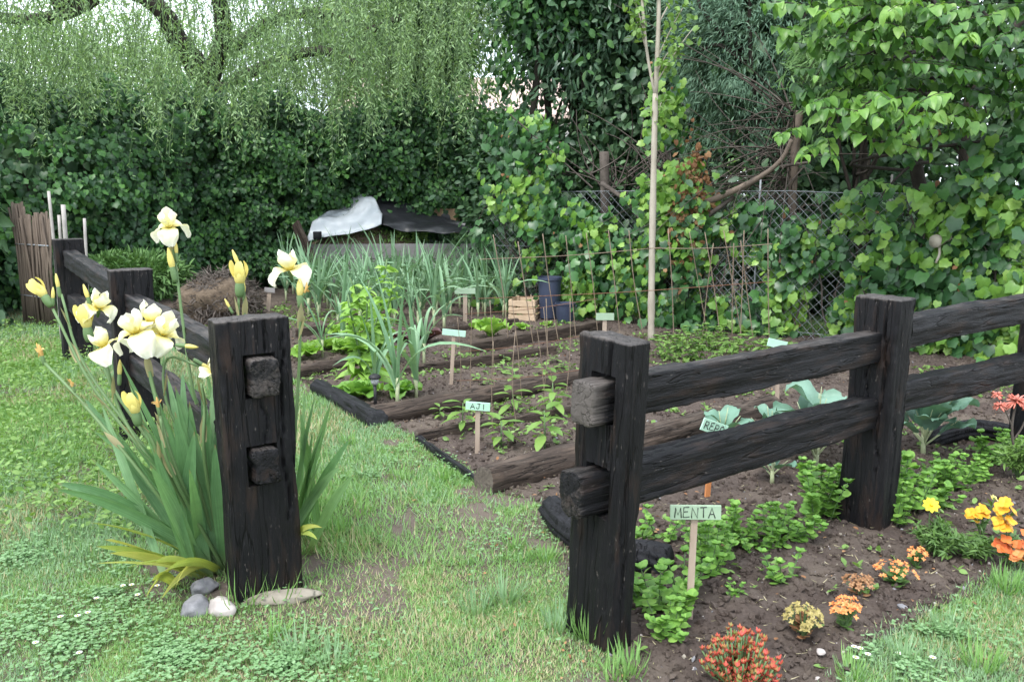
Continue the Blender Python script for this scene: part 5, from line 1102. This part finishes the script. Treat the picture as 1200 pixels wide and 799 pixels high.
for px in (1036, 885, 1250):
    q = FP(px, 300, -.05); g = Geo(); tube(g, [N(q[0], q[1], -.1), N(q[0]+.02, q[1], 1.72)], .011, 8); g.build('post', M['whitepole'] if px == 1036 else M['galv'], t)
p = FP(708, 260, -.12); p[2] = 0; g = Geo(); q = FP(708, 178, -.12); tube(g, curve(p-N(0, 0, .1), p+N(.02, 0, q[2]*.5), q, n=10), .075, 12, flat=.8); tag(g.build('stump_post', M['twig'], origin=p), 'weathered thick stump of a post rising behind the chain link fence', 'post')

# ivy on the fence
def ivy(label, n, mask, zones, seed, offs=(.05, .13), leaf=.105, brightness=.4):
    """zones: (px, py, rx, ry, weight, bright share) ellipses seen on the fence plane"""
    rg = np.random.default_rng(seed); W = A_([z[4] for z in zones]); W = W/W.sum(); g = Geo(); p0 = FP(zones[0][0], 380); p0[2] = 0
    t = thing('ivy', label, 'ivy', p0); gd = Geo()
    for (px, py, rx, ry, w, br), wt in zip(zones, W):
        m = int(n*wt); a = rg.random(m)*6.28; r = np.sqrt(rg.random(m)); o = offs[0]+offs[1]*np.abs(rg.normal(size=m))*1.3-.06
        c = FP(px, py); sx = np.linalg.norm(FP(px+10, py)-FP(px-10, py))/20; sz = abs(FP(px, py+10)[2]-FP(px, py-10)[2])/20
        P = c+fd*(np.cos(a)*r*rx*sx)[:, None]+N(0, 0, 1)*(np.sin(a)*r*ry*sz)[:, None]+fn*o[:, None]
        k = (n2(P@fd, P[:, 2], 2.6, 3, seed)+rg.normal(size=m)*.05 > mask) & (P[:, 2] > .04); P = P[k]; m = len(P)
        tip = N(0, 0, -1)+rg.normal(size=(m, 3))*.45+fn*.3; nor = fn*1.+N(0, 0, .55)+rg.normal(size=(m, 3))*.42
        cl = n2(P@fd, P[:, 2], 3.2, 2, seed+5.); q = rg.random(m); isb = cl+rg.normal(size=m)*.1 > 1-br; isd = q < .025
        sz_ = leaf*(.55+.75*rg.random(m)); R = frames(tip, nor)
        for mm, kk in ((0, ~isb & ~isd), (1, isb & ~isd)): scatter(g, L_IVY, P[kk], R[kk], sz_[kk]*(.9 if mm else 1), mm)
        scatter(gd, L_IVY, P[isd]-fn*.05, R[isd], sz_[isd]*.55, 0)
    g.build('foliage', [M['ivyd'], M['ivyb']], t); gd.build('dead_leaves', M['dead'], t)
    gs = Geo(); px, py, rx, ry = zones[0][:4]
    for k in range(14):
        q = FP(px+rx*(rg.random()*2-1), 395); q[2] = 0; pts = [q]; 
        for i in range(5): pts.append(pts[-1]+fd*rg.normal()*.12+fn*rg.normal()*.03+N(0, 0, .18+.2*rg.random()))
        tube(gs, curve(*pts, n=16), np.linspace(.012, .004, 16), 5)
    gs.build('stems', M['twig'], t)
ivy('ivy column climbing high on a dark trunk between the compost bin and the stump post', 3400, .40, [(625, 200, 45, 70, 2, .45), (640, 290, 75, 75, 3.2, .45), (600, 330, 35, 60, .8, .3), (690, 300, 60, 60, 1.6, .42), (680, 365, 70, 35, 1.2, .4)], 3, (.1, .16))
ivy('ivy with bright new leaves and brown dead ones heaped around the sapling', 2600, .42, [(800, 250, 45, 55, 1.3, .62), (770, 300, 70, 80, 2.2, .42), (812, 215, 45, 30, .9, .75), (760, 380, 80, 30, 1.4, .4), (790, 140, 18, 70, .5, .6)], 4, (.08, .16))
ivy('thin ivy showing the wire mesh through its gaps behind the long canes', 4600, .43, [(900, 330, 90, 70, 2, .5), (890, 280, 70, 45, 1.2, .5), (940, 380, 90, 45, 1.5, .55), (980, 300, 70, 80, 1.6, .4), (850, 360, 50, 50, 1, .3), (900, 400, 110, 22, .8, .45)], 5, (-.08, .1))
ivy('dense ivy wall with large glossy leaves beyond the far timber rails', 4800, .40, [(1110, 300, 90, 110, 3, .46), (1170, 250, 90, 110, 2.0, .42), (1110, 400, 110, 60, 2., .52), (1050, 340, 60, 80, 1.2, .5), (1230, 330, 60, 140, 1.6, .42), (1120, 190, 60, 40, .5, .2), (1170, 440, 90, 30, .8, .6)], 6, (-.07, .13), .12)
g = Geo(); p = FP(1095, 283, .22); tube(g, curve(p-fn*.4+N(.25, 0, .1), p-fn*.1+N(.08, 0, .02), p, n=8), np.array([.05]*6+[.056, .06, .058])*(1+.08*rng.normal(size=9)), 12); tube(g, curve(p+N(.05, .05, .02), p+N(.06, 0, -.1), p+N(.02, -.02, -.2), n=6), [.016, .015, .014, .013, .012, .011, .01][:len(curve(p, p+1., p, n=6))], 7); tag(g.build('cut_branch_end', M['sapbark'], origin=p), 'pale sawn branch end poking out of the ivy wall', 'branch')
n = 900; g = Geo(); c = FP(808, 245, .18); P = c+rng.normal(size=(n, 3))*N(.1, .06, .28); scatter(g, L_IVY, P, frames(N(0, 0, -1)+rng.normal(size=(n, 3))*.7, fn+rng.normal(size=(n, 3))*.7), .06*(.5+.8*rng.random(n))); tag(g.build('withered_leaves', M['dead'], origin=c), 'clump of withered brown leaves hanging in the ivy by the fallen branch', 'dead leaves')

# low bean plants at the foot of the fence (right of the sapling)
g = None
for i, (px, py) in enumerate(((790, 420), (830, 425), (870, 428), (905, 432), (940, 440), (812, 412), (850, 414))):
    t = herb('bean_plant', 'bean', 9, .34, .26, 300+i, 0, 'weed', .075, L_HEART, step=.045, bushy=1, tilt=.3); place(t, GG(px, py), i, 1.); t['label'] = 'leafy young bean plant in the row at the foot of the canes behind the rails'; t['group'] = 'bean plants under the canes'

# fallen branches and dead twigs behind the fence
b0 = FP(822, 244, .12); g = Geo(); c = curve(FP(805, 246, .05), FP(850, 228, .1), FP(890, 208, .05), FP(915, 188, .0), FP(928, 164, -.05), n=30); tube(g, c, np.linspace(.038, .024, len(c))*(1+.2*rng.normal(size=len(c)).cumsum()*.1), 10); tag(g.build('fallen_branch', M['cut_branch'], origin=b0), 'thick peeled brown branch slanting up out of the ivy toward the dead trunk', 'branch')
g = Geo(); c = curve(FP(822, 258, .1), FP(850, 238, .05), FP(905, 200, -.2), FP(950, 190, -.3), n=16); tube(g, c, np.linspace(.03, .015, len(c)), 7); tag(g.build('fallen_branch', M['twig'], origin=c[0]), 'thin grey branch crossing below the thick peeled branch', 'branch')
g = Geo(); c = curve(FP(705, 215, .0), FP(740, 240, .05), FP(752, 262, .1), n=12); tube(g, c, np.linspace(.03, .024, len(c)), 7); tag(g.build('fallen_branch', M['twig'], origin=c[0]), 'straight grey branch leaning down from the stump post', 'branch')
q = FP(930, 330, -.5); q[2] = 0; t = thing('dead_tree', 'leafless dead small tree with tangled grey twigs behind the chain link fence', 'tree', q); g = Geo(); Y = q[1]
tube(g, curve(q, PY(928, 250, Y), PY(930, 200, Y), PY(936, 130, Y), n=14), .05, 9); g.build('trunk', M['cut_branch'], t); g = Geo(); rg = np.random.default_rng(8)
for k in range(85):
    y0 = 250-130*rg.random(); p = PY(930+rg.normal()*6, y0, Y); a = math.pi*(.5+rg.random()) if rg.random() < .7 else rg.random()*6.28; L = .4+1.5*rg.random(); d = N(math.cos(a), .5*math.sin(a), .1+.5*rg.normal()); m = p+d*L*.5+rg.normal(size=3)*.12; e = p+d*L+rg.normal(size=3)*.25-N(0, 0, .25*L)
    tube(g, bez(p, m, e, 8), np.linspace(.009*(.4+rg.random()), .003, 8), 4, cap=False)
g.build('twigs', M['twig'], t)
q = FP(740, 330, -.6); q[2] = 0; t = thing('dead_brushwood', 'tangle of dead bare twigs behind the stump post', 'brushwood', q); g = Geo(); Y = q[1]
for k in range(60):
    p = PY(690+130*rg.random(), 240-40*rg.random(), Y+rg.normal()*.3); d = N(rg.normal()*.7, rg.normal()*.3, .5+.4*rg.random()); L = .4+1.2*rg.random(); tube(g, bez(p, p+d*L*.5+rg.normal(size=3)*.15, p+d*L+rg.normal(size=3)*.2-N(0, 0, .2), 8), np.linspace(.011, .004, 8), 4, cap=False)
g.build('twigs', M['twig'], t)

# ------------------------------------------------------------------ hedge and trees
def leafcloud(g, c, s, n, tm, size, seed, mat=0, shell=.5, droop=.5, out_=.8, clump=0, cs=.25, up_=.4):
    """leaves filling an uneven ellipsoid; gathered in clumps of spread cs when clump > 0"""
    rg = np.random.default_rng(seed); c = A_(c, float); s = A_(s, float)
    m = clump if clump else n; D = unit(rg.normal(size=(m, 3))); r = (shell+(1-shell)*rg.random(m))*(.72+.56*fbm(D*1.8+seed*1.3, 3)); P = D*r[:, None]*s
    if clump: k = rg.integers(0, m, n); P = P[k]+rg.normal(size=(n, 3))*cs*(.5+rg.random(m)[k])[:, None]; D = D[k]
    tip = D*out_+N(0, 0, -droop)+rg.normal(size=(n, 3))*.5; nor = D*.5+N(0, -.25, up_)+rg.normal(size=(n, 3))*.45
    scatter(g, tm, c+P, frames(tip, nor), size*(.6+.7*rg.random(n)), mat)
def limb(g, pts, r0, r1, n=16, sides=8):
    c = curve(*pts, n=n); k = len(c); tube(g, c+rng.normal(size=c.shape)*r1*.15, np.linspace(r0, r1, k), sides)
# clipped creeper hedge: a long box of drooping leaves with stems inside
def hedge(label, a, b, h, d, n, seed, size=.085, mat='hedge', top=.25):
    rg = np.random.default_rng(seed); a, b = A_(a, float), A_(b, float); L = np.linalg.norm(b-a); u = (b-a)/L; nn = N(u[1], -u[0], 0); nn = nn if nn[1] < 0 else -nn; t = thing('hedge', label, 'hedge', (a+b)/2); g = Geo()
    s = rg.random(n)*L; z = h*rg.random(n)**.85; dep = d*(rg.random(n)**1.6)*.5-.05
    bulge = (n2(s, z, 1.1, 3, seed)-.5)*.8+(n2(s*.8, z*1.6, 2.6, 2, seed+2.)-.5)*.6; topc = h*(.76+.48*n2(s, s*0, .9, 4, seed+3.)+.04*rg.normal(size=n)); z = z/h*topc
    P = a+u*s[:, None]+nn*(d/2+bulge-dep)[:, None]+N(0, 0, 1)*z[:, None]; k = n2(s*1., z*1., 3.4, 3, seed+9.)+rg.normal(size=n)*.1 > .38; P = P[k]; m = len(P)
    tip = N(0, 0, -1)+nn*.5+rg.normal(size=(m, 3))*.4; nor = nn*.75+N(0, 0, .75)+rg.normal(size=(m, 3))*.35; R_ = frames(tip, nor); sz_ = size*(.45+.9*rg.random(m)); hh = rg.random(m) < .45; scatter(g, L_HEART, P[hh], R_[hh], sz_[hh]); scatter(g, L_IVY, P[~hh], R_[~hh], sz_[~hh])
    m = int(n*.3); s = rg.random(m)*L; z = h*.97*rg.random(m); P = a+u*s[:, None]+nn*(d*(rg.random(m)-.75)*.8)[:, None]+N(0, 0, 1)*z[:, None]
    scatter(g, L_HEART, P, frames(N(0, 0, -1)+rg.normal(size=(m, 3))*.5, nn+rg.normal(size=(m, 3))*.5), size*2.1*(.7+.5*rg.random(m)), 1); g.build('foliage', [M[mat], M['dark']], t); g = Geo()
    for k in range(int(L*5)):
        p = a+u*L*rg.random()+nn*d*.1*rg.normal(); limb(g, [p, p+u*rg.normal()*.15+N(0, 0, h*.4), p+u*rg.normal()*.3+nn*.1+N(0, 0, h*.85)], .03, .008, 10, 5)
    g.build('stems', M['bark'], t); return t
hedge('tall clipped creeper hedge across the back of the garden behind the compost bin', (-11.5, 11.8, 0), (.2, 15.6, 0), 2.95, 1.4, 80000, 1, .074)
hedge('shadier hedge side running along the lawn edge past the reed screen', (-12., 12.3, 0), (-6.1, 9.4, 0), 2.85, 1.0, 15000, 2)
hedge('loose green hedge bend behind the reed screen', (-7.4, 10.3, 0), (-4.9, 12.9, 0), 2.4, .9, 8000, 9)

# willow
PALE = []
wb = PY(248, 200, 15.3); wb[2] = 0; Y = 15.3
t = thing('willow_tree', 'big weeping willow with hanging pale leaf strands over the hedge', 'tree', wb); g = Geo()
limb(g, [wb, PY(250, 200, Y), PY(243, 130, Y), PY(240, 80, Y)], .34, .22, 14, 10)
limb(g, [PY(242, 100, Y), PY(225, 70, Y-.3), PY(205, 40, Y-.6), PY(185, 8, Y-.8), PY(140, -12, Y-1), PY(60, 5, Y-1.5)], .21, .10, 22)
limb(g, [PY(110, -4, Y-1.1), PY(85, 12, Y-1.3), PY(40, 24, Y-1.6), PY(-40, 18, Y-2)], .13, .07, 14)
limb(g, [PY(246, 95, Y), PY(262, 40, Y-.5), PY(255, -30, Y-1), PY(270, -160, Y-1)], .17, .10, 14)
limb(g, [PY(250, 110, Y), PY(300, 82, Y-1), PY(345, 66, Y-1.6), PY(385, 60, Y-2), PY(430, 80, Y-2.4)], .11, .05, 18)
limb(g, [PY(255, 70, Y), PY(330, 20, Y), PY(400, 18, Y-1), PY(425, 38, Y-1.2), PY(470, 20, Y-1.5)], .11, .05, 16)
g.build('trunk', M['bark'], t); g = Geo(); rg = np.random.default_rng(12); NS = 1500
def strands(g, NS, xr, yr, zr, lr, seed, thin=0., leaf=.085, mask=.0, cl=.28):
    rg = np.random.default_rng(seed); gs = Geo(); cx = rg.random(max(4, NS//7))*(xr[1]-xr[0])+xr[0]; cy = rg.random(len(cx))*(yr[1]-yr[0])+yr[0]; cz = zr[0]+(zr[1]-zr[0])*rg.random(len(cx)); cL = lr[0]+(lr[1]-lr[0])*rg.random(len(cx))**1.5
    AP, AR, AS = [], [], []
    for k in range(NS):
        i = rg.integers(0, len(cx)); x = cx[i]+rg.normal()*cl; y = cy[i]+rg.normal()*cl; z0 = cz[i]+rg.normal()*.3; L = cL[i]*(.6+.6*rg.random())
        if n2(N(x), N(z0), .55, 2, 7.)[0] < mask: continue
        m = int(L/.05); u = np.linspace(0, 1, m); a = rg.random()*6.28; sw = .12+.5*rg.random(); P = np.stack([x+sw*np.sin(u*1.5)*math.cos(a)+.05*np.sin(u*7+a), y+sw*np.sin(u*1.5)*math.sin(a), z0-L*u**1.25+.12*np.sin(u*3)], -1)+rg.normal(size=(m, 3))*.018
        tube(gs, P[::4], .005, 3, cap=False)
        aa = rg.random(m)*6.28; AP.append(P); AR.append(frames(np.stack([np.cos(aa), np.sin(aa), -.1-rg.random(m)*1.1], -1), rg.normal(size=(m, 3))+N(0, 0, .8))); AS.append(leaf*(.6+.7*rg.random(m))*(1-.3*u))
    s = np.concatenate(AS); scatter(g, L_LANCE, np.concatenate(AP), np.concatenate(AR), np.stack([s*1.1, s, s], -1)); return gs
gs = strands(g, 3600, (-10.2, -.6), (13., 18.5), (3.5, 7.4), (.5, 2.), 12, mask=.47, leaf=.085, cl=.42)
gs2 = strands(g, 1000, (-8.8, -.2), (10.4, 12.6), (3.8, 5.4), (.6, 2.2), 14, mask=.42, cl=.17, leaf=.075)
gs3 = strands(g, 800, (-3.4, .4), (12.8, 17), (4.0, 6.8), (.8, 2.2), 15, mask=.44, leaf=.085, cl=.4)
gs4 = Geo(); rg = np.random.default_rng(77)
for (px, y0, y1, m) in ((22, 70, 170, 26), (48, 60, 200, 18), (98, 60, 165, 24), (112, 80, 150, 14), (180, 90, 175, 22), (232, 95, 150, 18), (275, 80, 170, 26), (300, 70, 185, 20), (345, 80, 150, 18), (392, 60, 200, 16), (432, 70, 170, 22), (470, 60, 140, 24), (508, 70, 155, 22), (540, 50, 170, 20), (150, 70, 140, 18), (70, 70, 130, 22), (205, 80, 130, 18), (320, 70, 120, 22), (250, 90, 125, 14), (410, 40, 120, 20)):
    for k in range(m):
        Yk = 10.9+.9*rg.random(); a = PY(px+rg.normal()*9, y0-15-45*rg.random(), Yk); b = PY(px+rg.normal()*9, y0+(y1-y0)*(.35+.65*rg.random()), Yk); L = a[2]-b[2]; n = int(L/.04); u = np.linspace(0, 1, n)
        P = a+(b-a)*u[:, None]+rg.normal(size=(n, 3))*.014+N(.05, .03, 0)*np.sin(u*6+k)[:, None]; tube(gs4, P[::4], .004, 3, cap=False); aa = rg.random(n)*6.28
        scatter(g, L_LANCE, P, frames(np.stack([np.cos(aa), np.sin(aa), -.2-rg.random(n)], -1), rg.normal(size=(n, 3))+N(0, -.3, .8)), .068*(.6+.7*rg.random(n)))
g.build('crown', M['willow'], t)
for q in (gs2, gs3, gs4): gs.add(np.concatenate(q.V), [f for f, m in q.Fs if f.shape[1] == 4])
gs.build('hanging_twigs', M['stalk'], t)

for i, (px, py, Yt, sx, sz, n, lab) in enumerate(((60, 75, 19, 2.6, 1.5, 4800, 'pale feathery tree behind the outer end of the hedge'), (150, 85, 20, 2.2, 1.2, 3800, 'pale feathery tree just past the leaning willow limb'), (330, 70, 20, 2.3, 1.5, 4200, 'pale feathery tree seen under the long side limb of the willow'), (450, 70, 18.5, 2.0, 2., 4800, 'pale feathery tree beyond the middle of the hedge'), (520, 30, 17.5, 1.6, 1.8, 4200, 'pale feathery tree standing nearest the laurel'))):
    PALE.append((px, py, Yt, sx, sz, n, lab))
# far trees and a house glimpsed through the gaps
def tree(label, base, c, s, n, mat, tm, size, seed, trunk=.2, name='tree', shell=.35, clump=0, cs=.35, droop=.4, cat='tree', inner=0):
    t = thing(name, label, cat, base); g = Geo(); leafcloud(g, c, s, n, tm, size, seed, 0, shell, droop, clump=clump, cs=cs)
    mats = [M[mat]]
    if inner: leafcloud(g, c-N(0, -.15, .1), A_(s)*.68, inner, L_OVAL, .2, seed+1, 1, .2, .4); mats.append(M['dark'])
    g.build('crown', mats, t); g = Geo(); b = A_(base, float); c = A_(c, float); rg = np.random.default_rng(seed)
    limb(g, [b-N(0, 0, .1), b*.6+c*.4*N(1, 1, 0)+N(0, 0, c[2]*.5), c], trunk, trunk*.4, 14, 9)
    for k in range(9): a = c*N(1, 1, .3+.7*rg.random()); e = c+unit(rg.normal(size=3)+N(0, 0, .2))*A_(s)*.8; limb(g, [a, (a+e)/2+rg.normal(size=3)*.2, e], trunk*.35, trunk*.08, 10, 6)
    g.build('trunk', M['bark'], t); return t
tree('ivy green tree with a dark trunk rising behind the bin end of the hedge', (-1.6, 17, 0), (-1.7, 16.6, 4.4), (1.7, 1.3, 2.2), 7000, 'willow', L_LANCE, .13, 21, .2, 'tree', .2, 60, .35)
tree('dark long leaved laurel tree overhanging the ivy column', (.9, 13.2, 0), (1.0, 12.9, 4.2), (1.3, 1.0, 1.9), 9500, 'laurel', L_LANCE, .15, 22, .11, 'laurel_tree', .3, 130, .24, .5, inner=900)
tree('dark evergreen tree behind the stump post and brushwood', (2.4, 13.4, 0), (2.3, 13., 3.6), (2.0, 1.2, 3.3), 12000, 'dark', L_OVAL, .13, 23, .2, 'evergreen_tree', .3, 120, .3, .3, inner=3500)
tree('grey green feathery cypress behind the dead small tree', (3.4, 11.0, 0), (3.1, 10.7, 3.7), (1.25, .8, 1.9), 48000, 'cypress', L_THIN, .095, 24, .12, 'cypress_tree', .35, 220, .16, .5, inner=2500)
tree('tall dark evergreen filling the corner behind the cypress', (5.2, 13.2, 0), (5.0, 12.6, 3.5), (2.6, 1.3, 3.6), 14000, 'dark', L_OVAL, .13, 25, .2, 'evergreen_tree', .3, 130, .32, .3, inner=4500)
tree('dark evergreen tree in the deep shade behind the large ivy wall', (7.6, 10.5, 0), (7.2, 10.2, 3.2), (2.2, 1.4, 3.4), 11000, 'dark', L_OVAL, .13, 26, .2, 'evergreen_tree', .3, 110, .32, .3, inner=3500)
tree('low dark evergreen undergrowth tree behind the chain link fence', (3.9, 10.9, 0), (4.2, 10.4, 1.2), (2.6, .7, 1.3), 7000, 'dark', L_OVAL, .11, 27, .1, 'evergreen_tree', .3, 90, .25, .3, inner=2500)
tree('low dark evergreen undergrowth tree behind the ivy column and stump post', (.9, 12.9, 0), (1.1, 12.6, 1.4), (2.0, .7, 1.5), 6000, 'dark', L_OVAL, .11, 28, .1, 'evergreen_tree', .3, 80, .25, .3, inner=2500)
tree('yellow green feathery shrub between the cypress and the broad leaved tree', (4.0, 9.7, 0), (3.75, 9.5, 3.05), (.7, .5, .8), 9000, 'juniper', L_THIN, .14, 29, .06, 'feathery_shrub', .3, 80, .12, .5, 'shrub')
for i, (px, py, Yt, sx, sz, n, lab) in enumerate(PALE):
    c = PY(px, py, Yt); tree(lab, (c[0], c[1], 0), c, (sx, 1.1, sz), n, 'willow', L_LANCE, .14, 80+i, .09, 'feathery_tree', .25, 55, .3, .5)
for i, (px, Yt, lean, lab) in enumerate(((612, 12.4, .3, 'thin dark tree trunk rising just behind the ivy column'), (650, 12.9, -.2, 'thin slanting dark trunk between the ivy column and the stump post'), (498, 15.9, .1, 'dark upright trunk coming out of the hedge near the bin end'))):
    q = PY(px, 200, Yt); b = N(q[0], q[1], 0); t = thing('slim_tree', lab, 'tree', b); g = Geo(); limb(g, [b-N(0, 0, .1), b+N(lean*.3, 0, 2), b+N(lean, 0, 4.2), b+N(lean*1.2, 0, 6.5)], .1 if i == 2 else .06, .04, 18, 8); g.build('trunk', M['bark'], t)
    g = Geo(); leafcloud(g, b+N(lean, 0, 4.6), (.9, .7, 1.5), 2600, L_OVAL, .11, 90+i, 0, .3, .5, clump=45, cs=.22); g.build('crown', M['hedge'], t)
# broad leaved tree at the right: drooping tiers
hb = N(4.75, 8.75, 0); t = thing('broad_leaved_tree', 'tree with big fresh green heart shaped leaves in drooping tiers over the ivy wall', 'tree', hb); g = Geo(); gt = Geo(); Y = 8.5; rg = np.random.default_rng(40)
limb(gt, [hb, PY(1074, 200, 8.7), PY(1094, 60, 8.6), PY(1105, -120, 8.6)], .075, .045, 18, 9); limb(gt, [hb+N(.15, 0, 0), PY(1130, 140, 8.8), PY(1200, 20, 8.7), PY(1250, -60, 8.7)], .06, .03, 14, 8); limb(gt, [PY(1060, 200, 8.7), PY(1000, 190, 8.2), PY(1180, 160, 8.2)], .02, .015, 10, 6)
LIT_TIERS = {(978, 135), (1012, 125), (1030, 20), (1000, 30), (1150, 120), (1015, 90), (1060, 140)}  # tiers coloured as lit; most other leaves take the shaded copy
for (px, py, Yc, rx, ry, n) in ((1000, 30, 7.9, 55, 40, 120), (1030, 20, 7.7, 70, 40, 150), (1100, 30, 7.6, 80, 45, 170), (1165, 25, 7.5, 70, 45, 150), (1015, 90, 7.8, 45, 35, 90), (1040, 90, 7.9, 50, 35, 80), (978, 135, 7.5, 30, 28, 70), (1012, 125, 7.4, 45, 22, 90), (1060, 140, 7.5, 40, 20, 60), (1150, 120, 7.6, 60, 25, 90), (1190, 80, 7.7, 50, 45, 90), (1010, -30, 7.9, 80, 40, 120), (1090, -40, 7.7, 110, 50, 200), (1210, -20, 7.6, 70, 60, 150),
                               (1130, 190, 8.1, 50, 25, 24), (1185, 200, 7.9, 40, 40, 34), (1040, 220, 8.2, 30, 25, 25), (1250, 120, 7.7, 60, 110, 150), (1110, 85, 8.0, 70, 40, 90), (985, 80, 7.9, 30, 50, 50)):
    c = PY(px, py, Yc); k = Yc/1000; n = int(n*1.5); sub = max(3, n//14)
    limb(gt, [PY(1090, py-30 if py > 0 else py, 8.6), (c+PY(1090, py-20, 8.6))/2+N(0, 0, .12), c, c+N((px < 1080)*-.1, -.1, -.1)], .018, .005, 12, 5)
    for q in range(sub):
        e = c+N(rg.normal()*rx*k*.6, rg.normal()*.25, rg.normal()*ry*k*.6); d = unit(N(rg.normal(), -.7+rg.normal()*.5, -.15)); m = n//sub+2; u = np.linspace(-.2, .28, m); P = e+d*u[:, None]-N(0, 0, 1)*(.35*np.maximum(u, 0)**1.5)[:, None]; tube(gt, P, .003, 4, cap=False)
        sd = np.where(np.arange(m) % 2, 1, -1)[:, None]*np.cross(d, N(0, 0, 1)); tip = sd*.8+d*.4+N(0, 0, -.75)+rg.normal(size=(m, 3))*.25; nor = N(0, -.45, .8)+sd*.3+rg.normal(size=(m, 3))*.3
        scatter(g, L_HEART, P+unit(tip)*.02, frames(tip, nor), .108*(.5+.7*rg.random(m)), 0 if (px, py) in LIT_TIERS or rg.random() < .16 else 1)
g.build('crown', [M['hazel'], M['hazel_shade']], t); gt.build('branches', M['bark'], t)
# far house and far trees
hx = N(-2.2, 34, 0); t = thing('house', 'pale house with a pink tiled roof glimpsed through the trees', 'house', hx); g = Geo(); box(g, hx+N(0, 3, 2.2), (9, 6, 4.4)); g.build('wall', M['plaster'], t, smooth=False)
g = Geo(); V = [hx+N(*q) for q in ((-4.9, -.5, 4.3), (4.9, -.5, 4.3), (4.9, 3, 6.1), (-4.9, 3, 6.1), (-4.9, 6.5, 4.3), (4.9, 6.5, 4.3), (-4.9, -.5, 4.45), (4.9, -.5, 4.45), (4.9, 3, 6.25), (-4.9, 3, 6.25), (-4.9, 6.5, 4.45), (4.9, 6.5, 4.45))]
g.add(V, [A_([(0, 3, 2, 1), (3, 4, 5, 2), (6, 7, 8, 9), (9, 8, 11, 10), (0, 1, 7, 6), (4, 10, 11, 5), (0, 6, 9, 3), (3, 9, 10, 4), (1, 2, 8, 7), (2, 5, 11, 8)])]); g.build('roof', M['rooft'], t, smooth=False)
for dx in (-2.6, 0, 2.6):
    g = Geo(); box(g, hx+N(dx, -.01, 2.6), (1., .06, 1.3)); w_ = g.build('window', M['glassd'], t, smooth=False); g = Geo(); box(g, hx+N(dx, -.05, 1.9), (1.2, .12, .08)); g.build('sill', M['plaster'], w_, smooth=False)
for i, (x, y, h, s) in enumerate(((-24, 38, 6, 5), (-15, 44, 6, 6), (12, 40, 7, 6), (22, 34, 7, 6), (-8, 50, 5, 5), (4, 55, 6, 5), (-33, 30, 6, 5))):
    tree(('distant green tree beyond the hedge by the willow', 'rounded far tree past the willow trunk', 'far tree behind the dark evergreens', 'far tree behind the broad leaved tree', 'low far tree beside the pale house', 'far tree behind the pale house', 'far tree at the outer end of the hedge')[i], (x, y, 0), (x, y, h*.62), (s*.6, s*.6, h*.5), 2600, 'willow', L_OVAL, .5, 60+i, .3, 'far_tree', .4, 40, .7)
# ------------------------------------------------------------------ camera, light, world
cam = bpy.data.cameras.new('camera'); co = bpy.data.objects.new('camera', cam); COL.objects.link(co)
cam.sensor_width = 36; cam.lens = 30; cam.clip_start = .05; cam.clip_end = 2000
co.location = (0, 0, CZ); co.rotation_euler = (math.pi/2-PIT, 0, 0)
cam.dof.use_dof = True; cam.dof.focus_distance = 4.2; cam.dof.aperture_fstop = 11
SC.camera = co
w = bpy.data.worlds.new('World'); SC.world = w; w.use_nodes = True; nt = w.node_tree; bg = nt.nodes['Background']
sk = nt.nodes.new('ShaderNodeTexSky'); sk.sky_type = 'NISHITA'; sk.sun_disc = False
SEL, SAZ = math.radians(58), math.radians(215)      # azimuth clockwise from +Y
sk.sun_elevation = SEL; sk.sun_rotation = SAZ; sk.air_density = 1.; sk.dust_density = 2.5
# cloud deck over the blue
tc = nt.nodes.new('ShaderNodeTexCoord'); cl = noise(nt, 2.2, 5, .55, tc.outputs['Generated'])
cc = ramp(nt, [(7.0, 7.9, 9.1), (13.0, 13.8, 15.0)], cl, [.35, .65])
nt.links.new(mixc(nt, .82, sk.outputs[0], cc), bg.inputs[0]); bg.inputs[1].default_value = .13
sl = bpy.data.lights.new('sun', 'SUN'); so = bpy.data.objects.new('sun', sl); COL.objects.link(so)
sl.energy = 1.5; sl.angle = math.radians(18); sl.color = (1, .97, .93)
d = Vector((math.sin(SAZ)*math.cos(SEL), math.cos(SAZ)*math.cos(SEL), math.sin(SEL)))
so.rotation_euler = d.to_track_quat('Z', 'Y').to_euler(); so.location = (0, -3, 12)
SC.view_settings.view_transform = 'Standard'; SC.view_settings.look = 'None'; SC.view_settings.exposure = 1.2; SC.view_settings.gamma = 1
SC.render.engine = 'CYCLES'; SC.cycles.max_bounces = 6; SC.cycles.diffuse_bounces = 3; SC.cycles.transmission_bounces = 3; SC.cycles.use_denoising = True
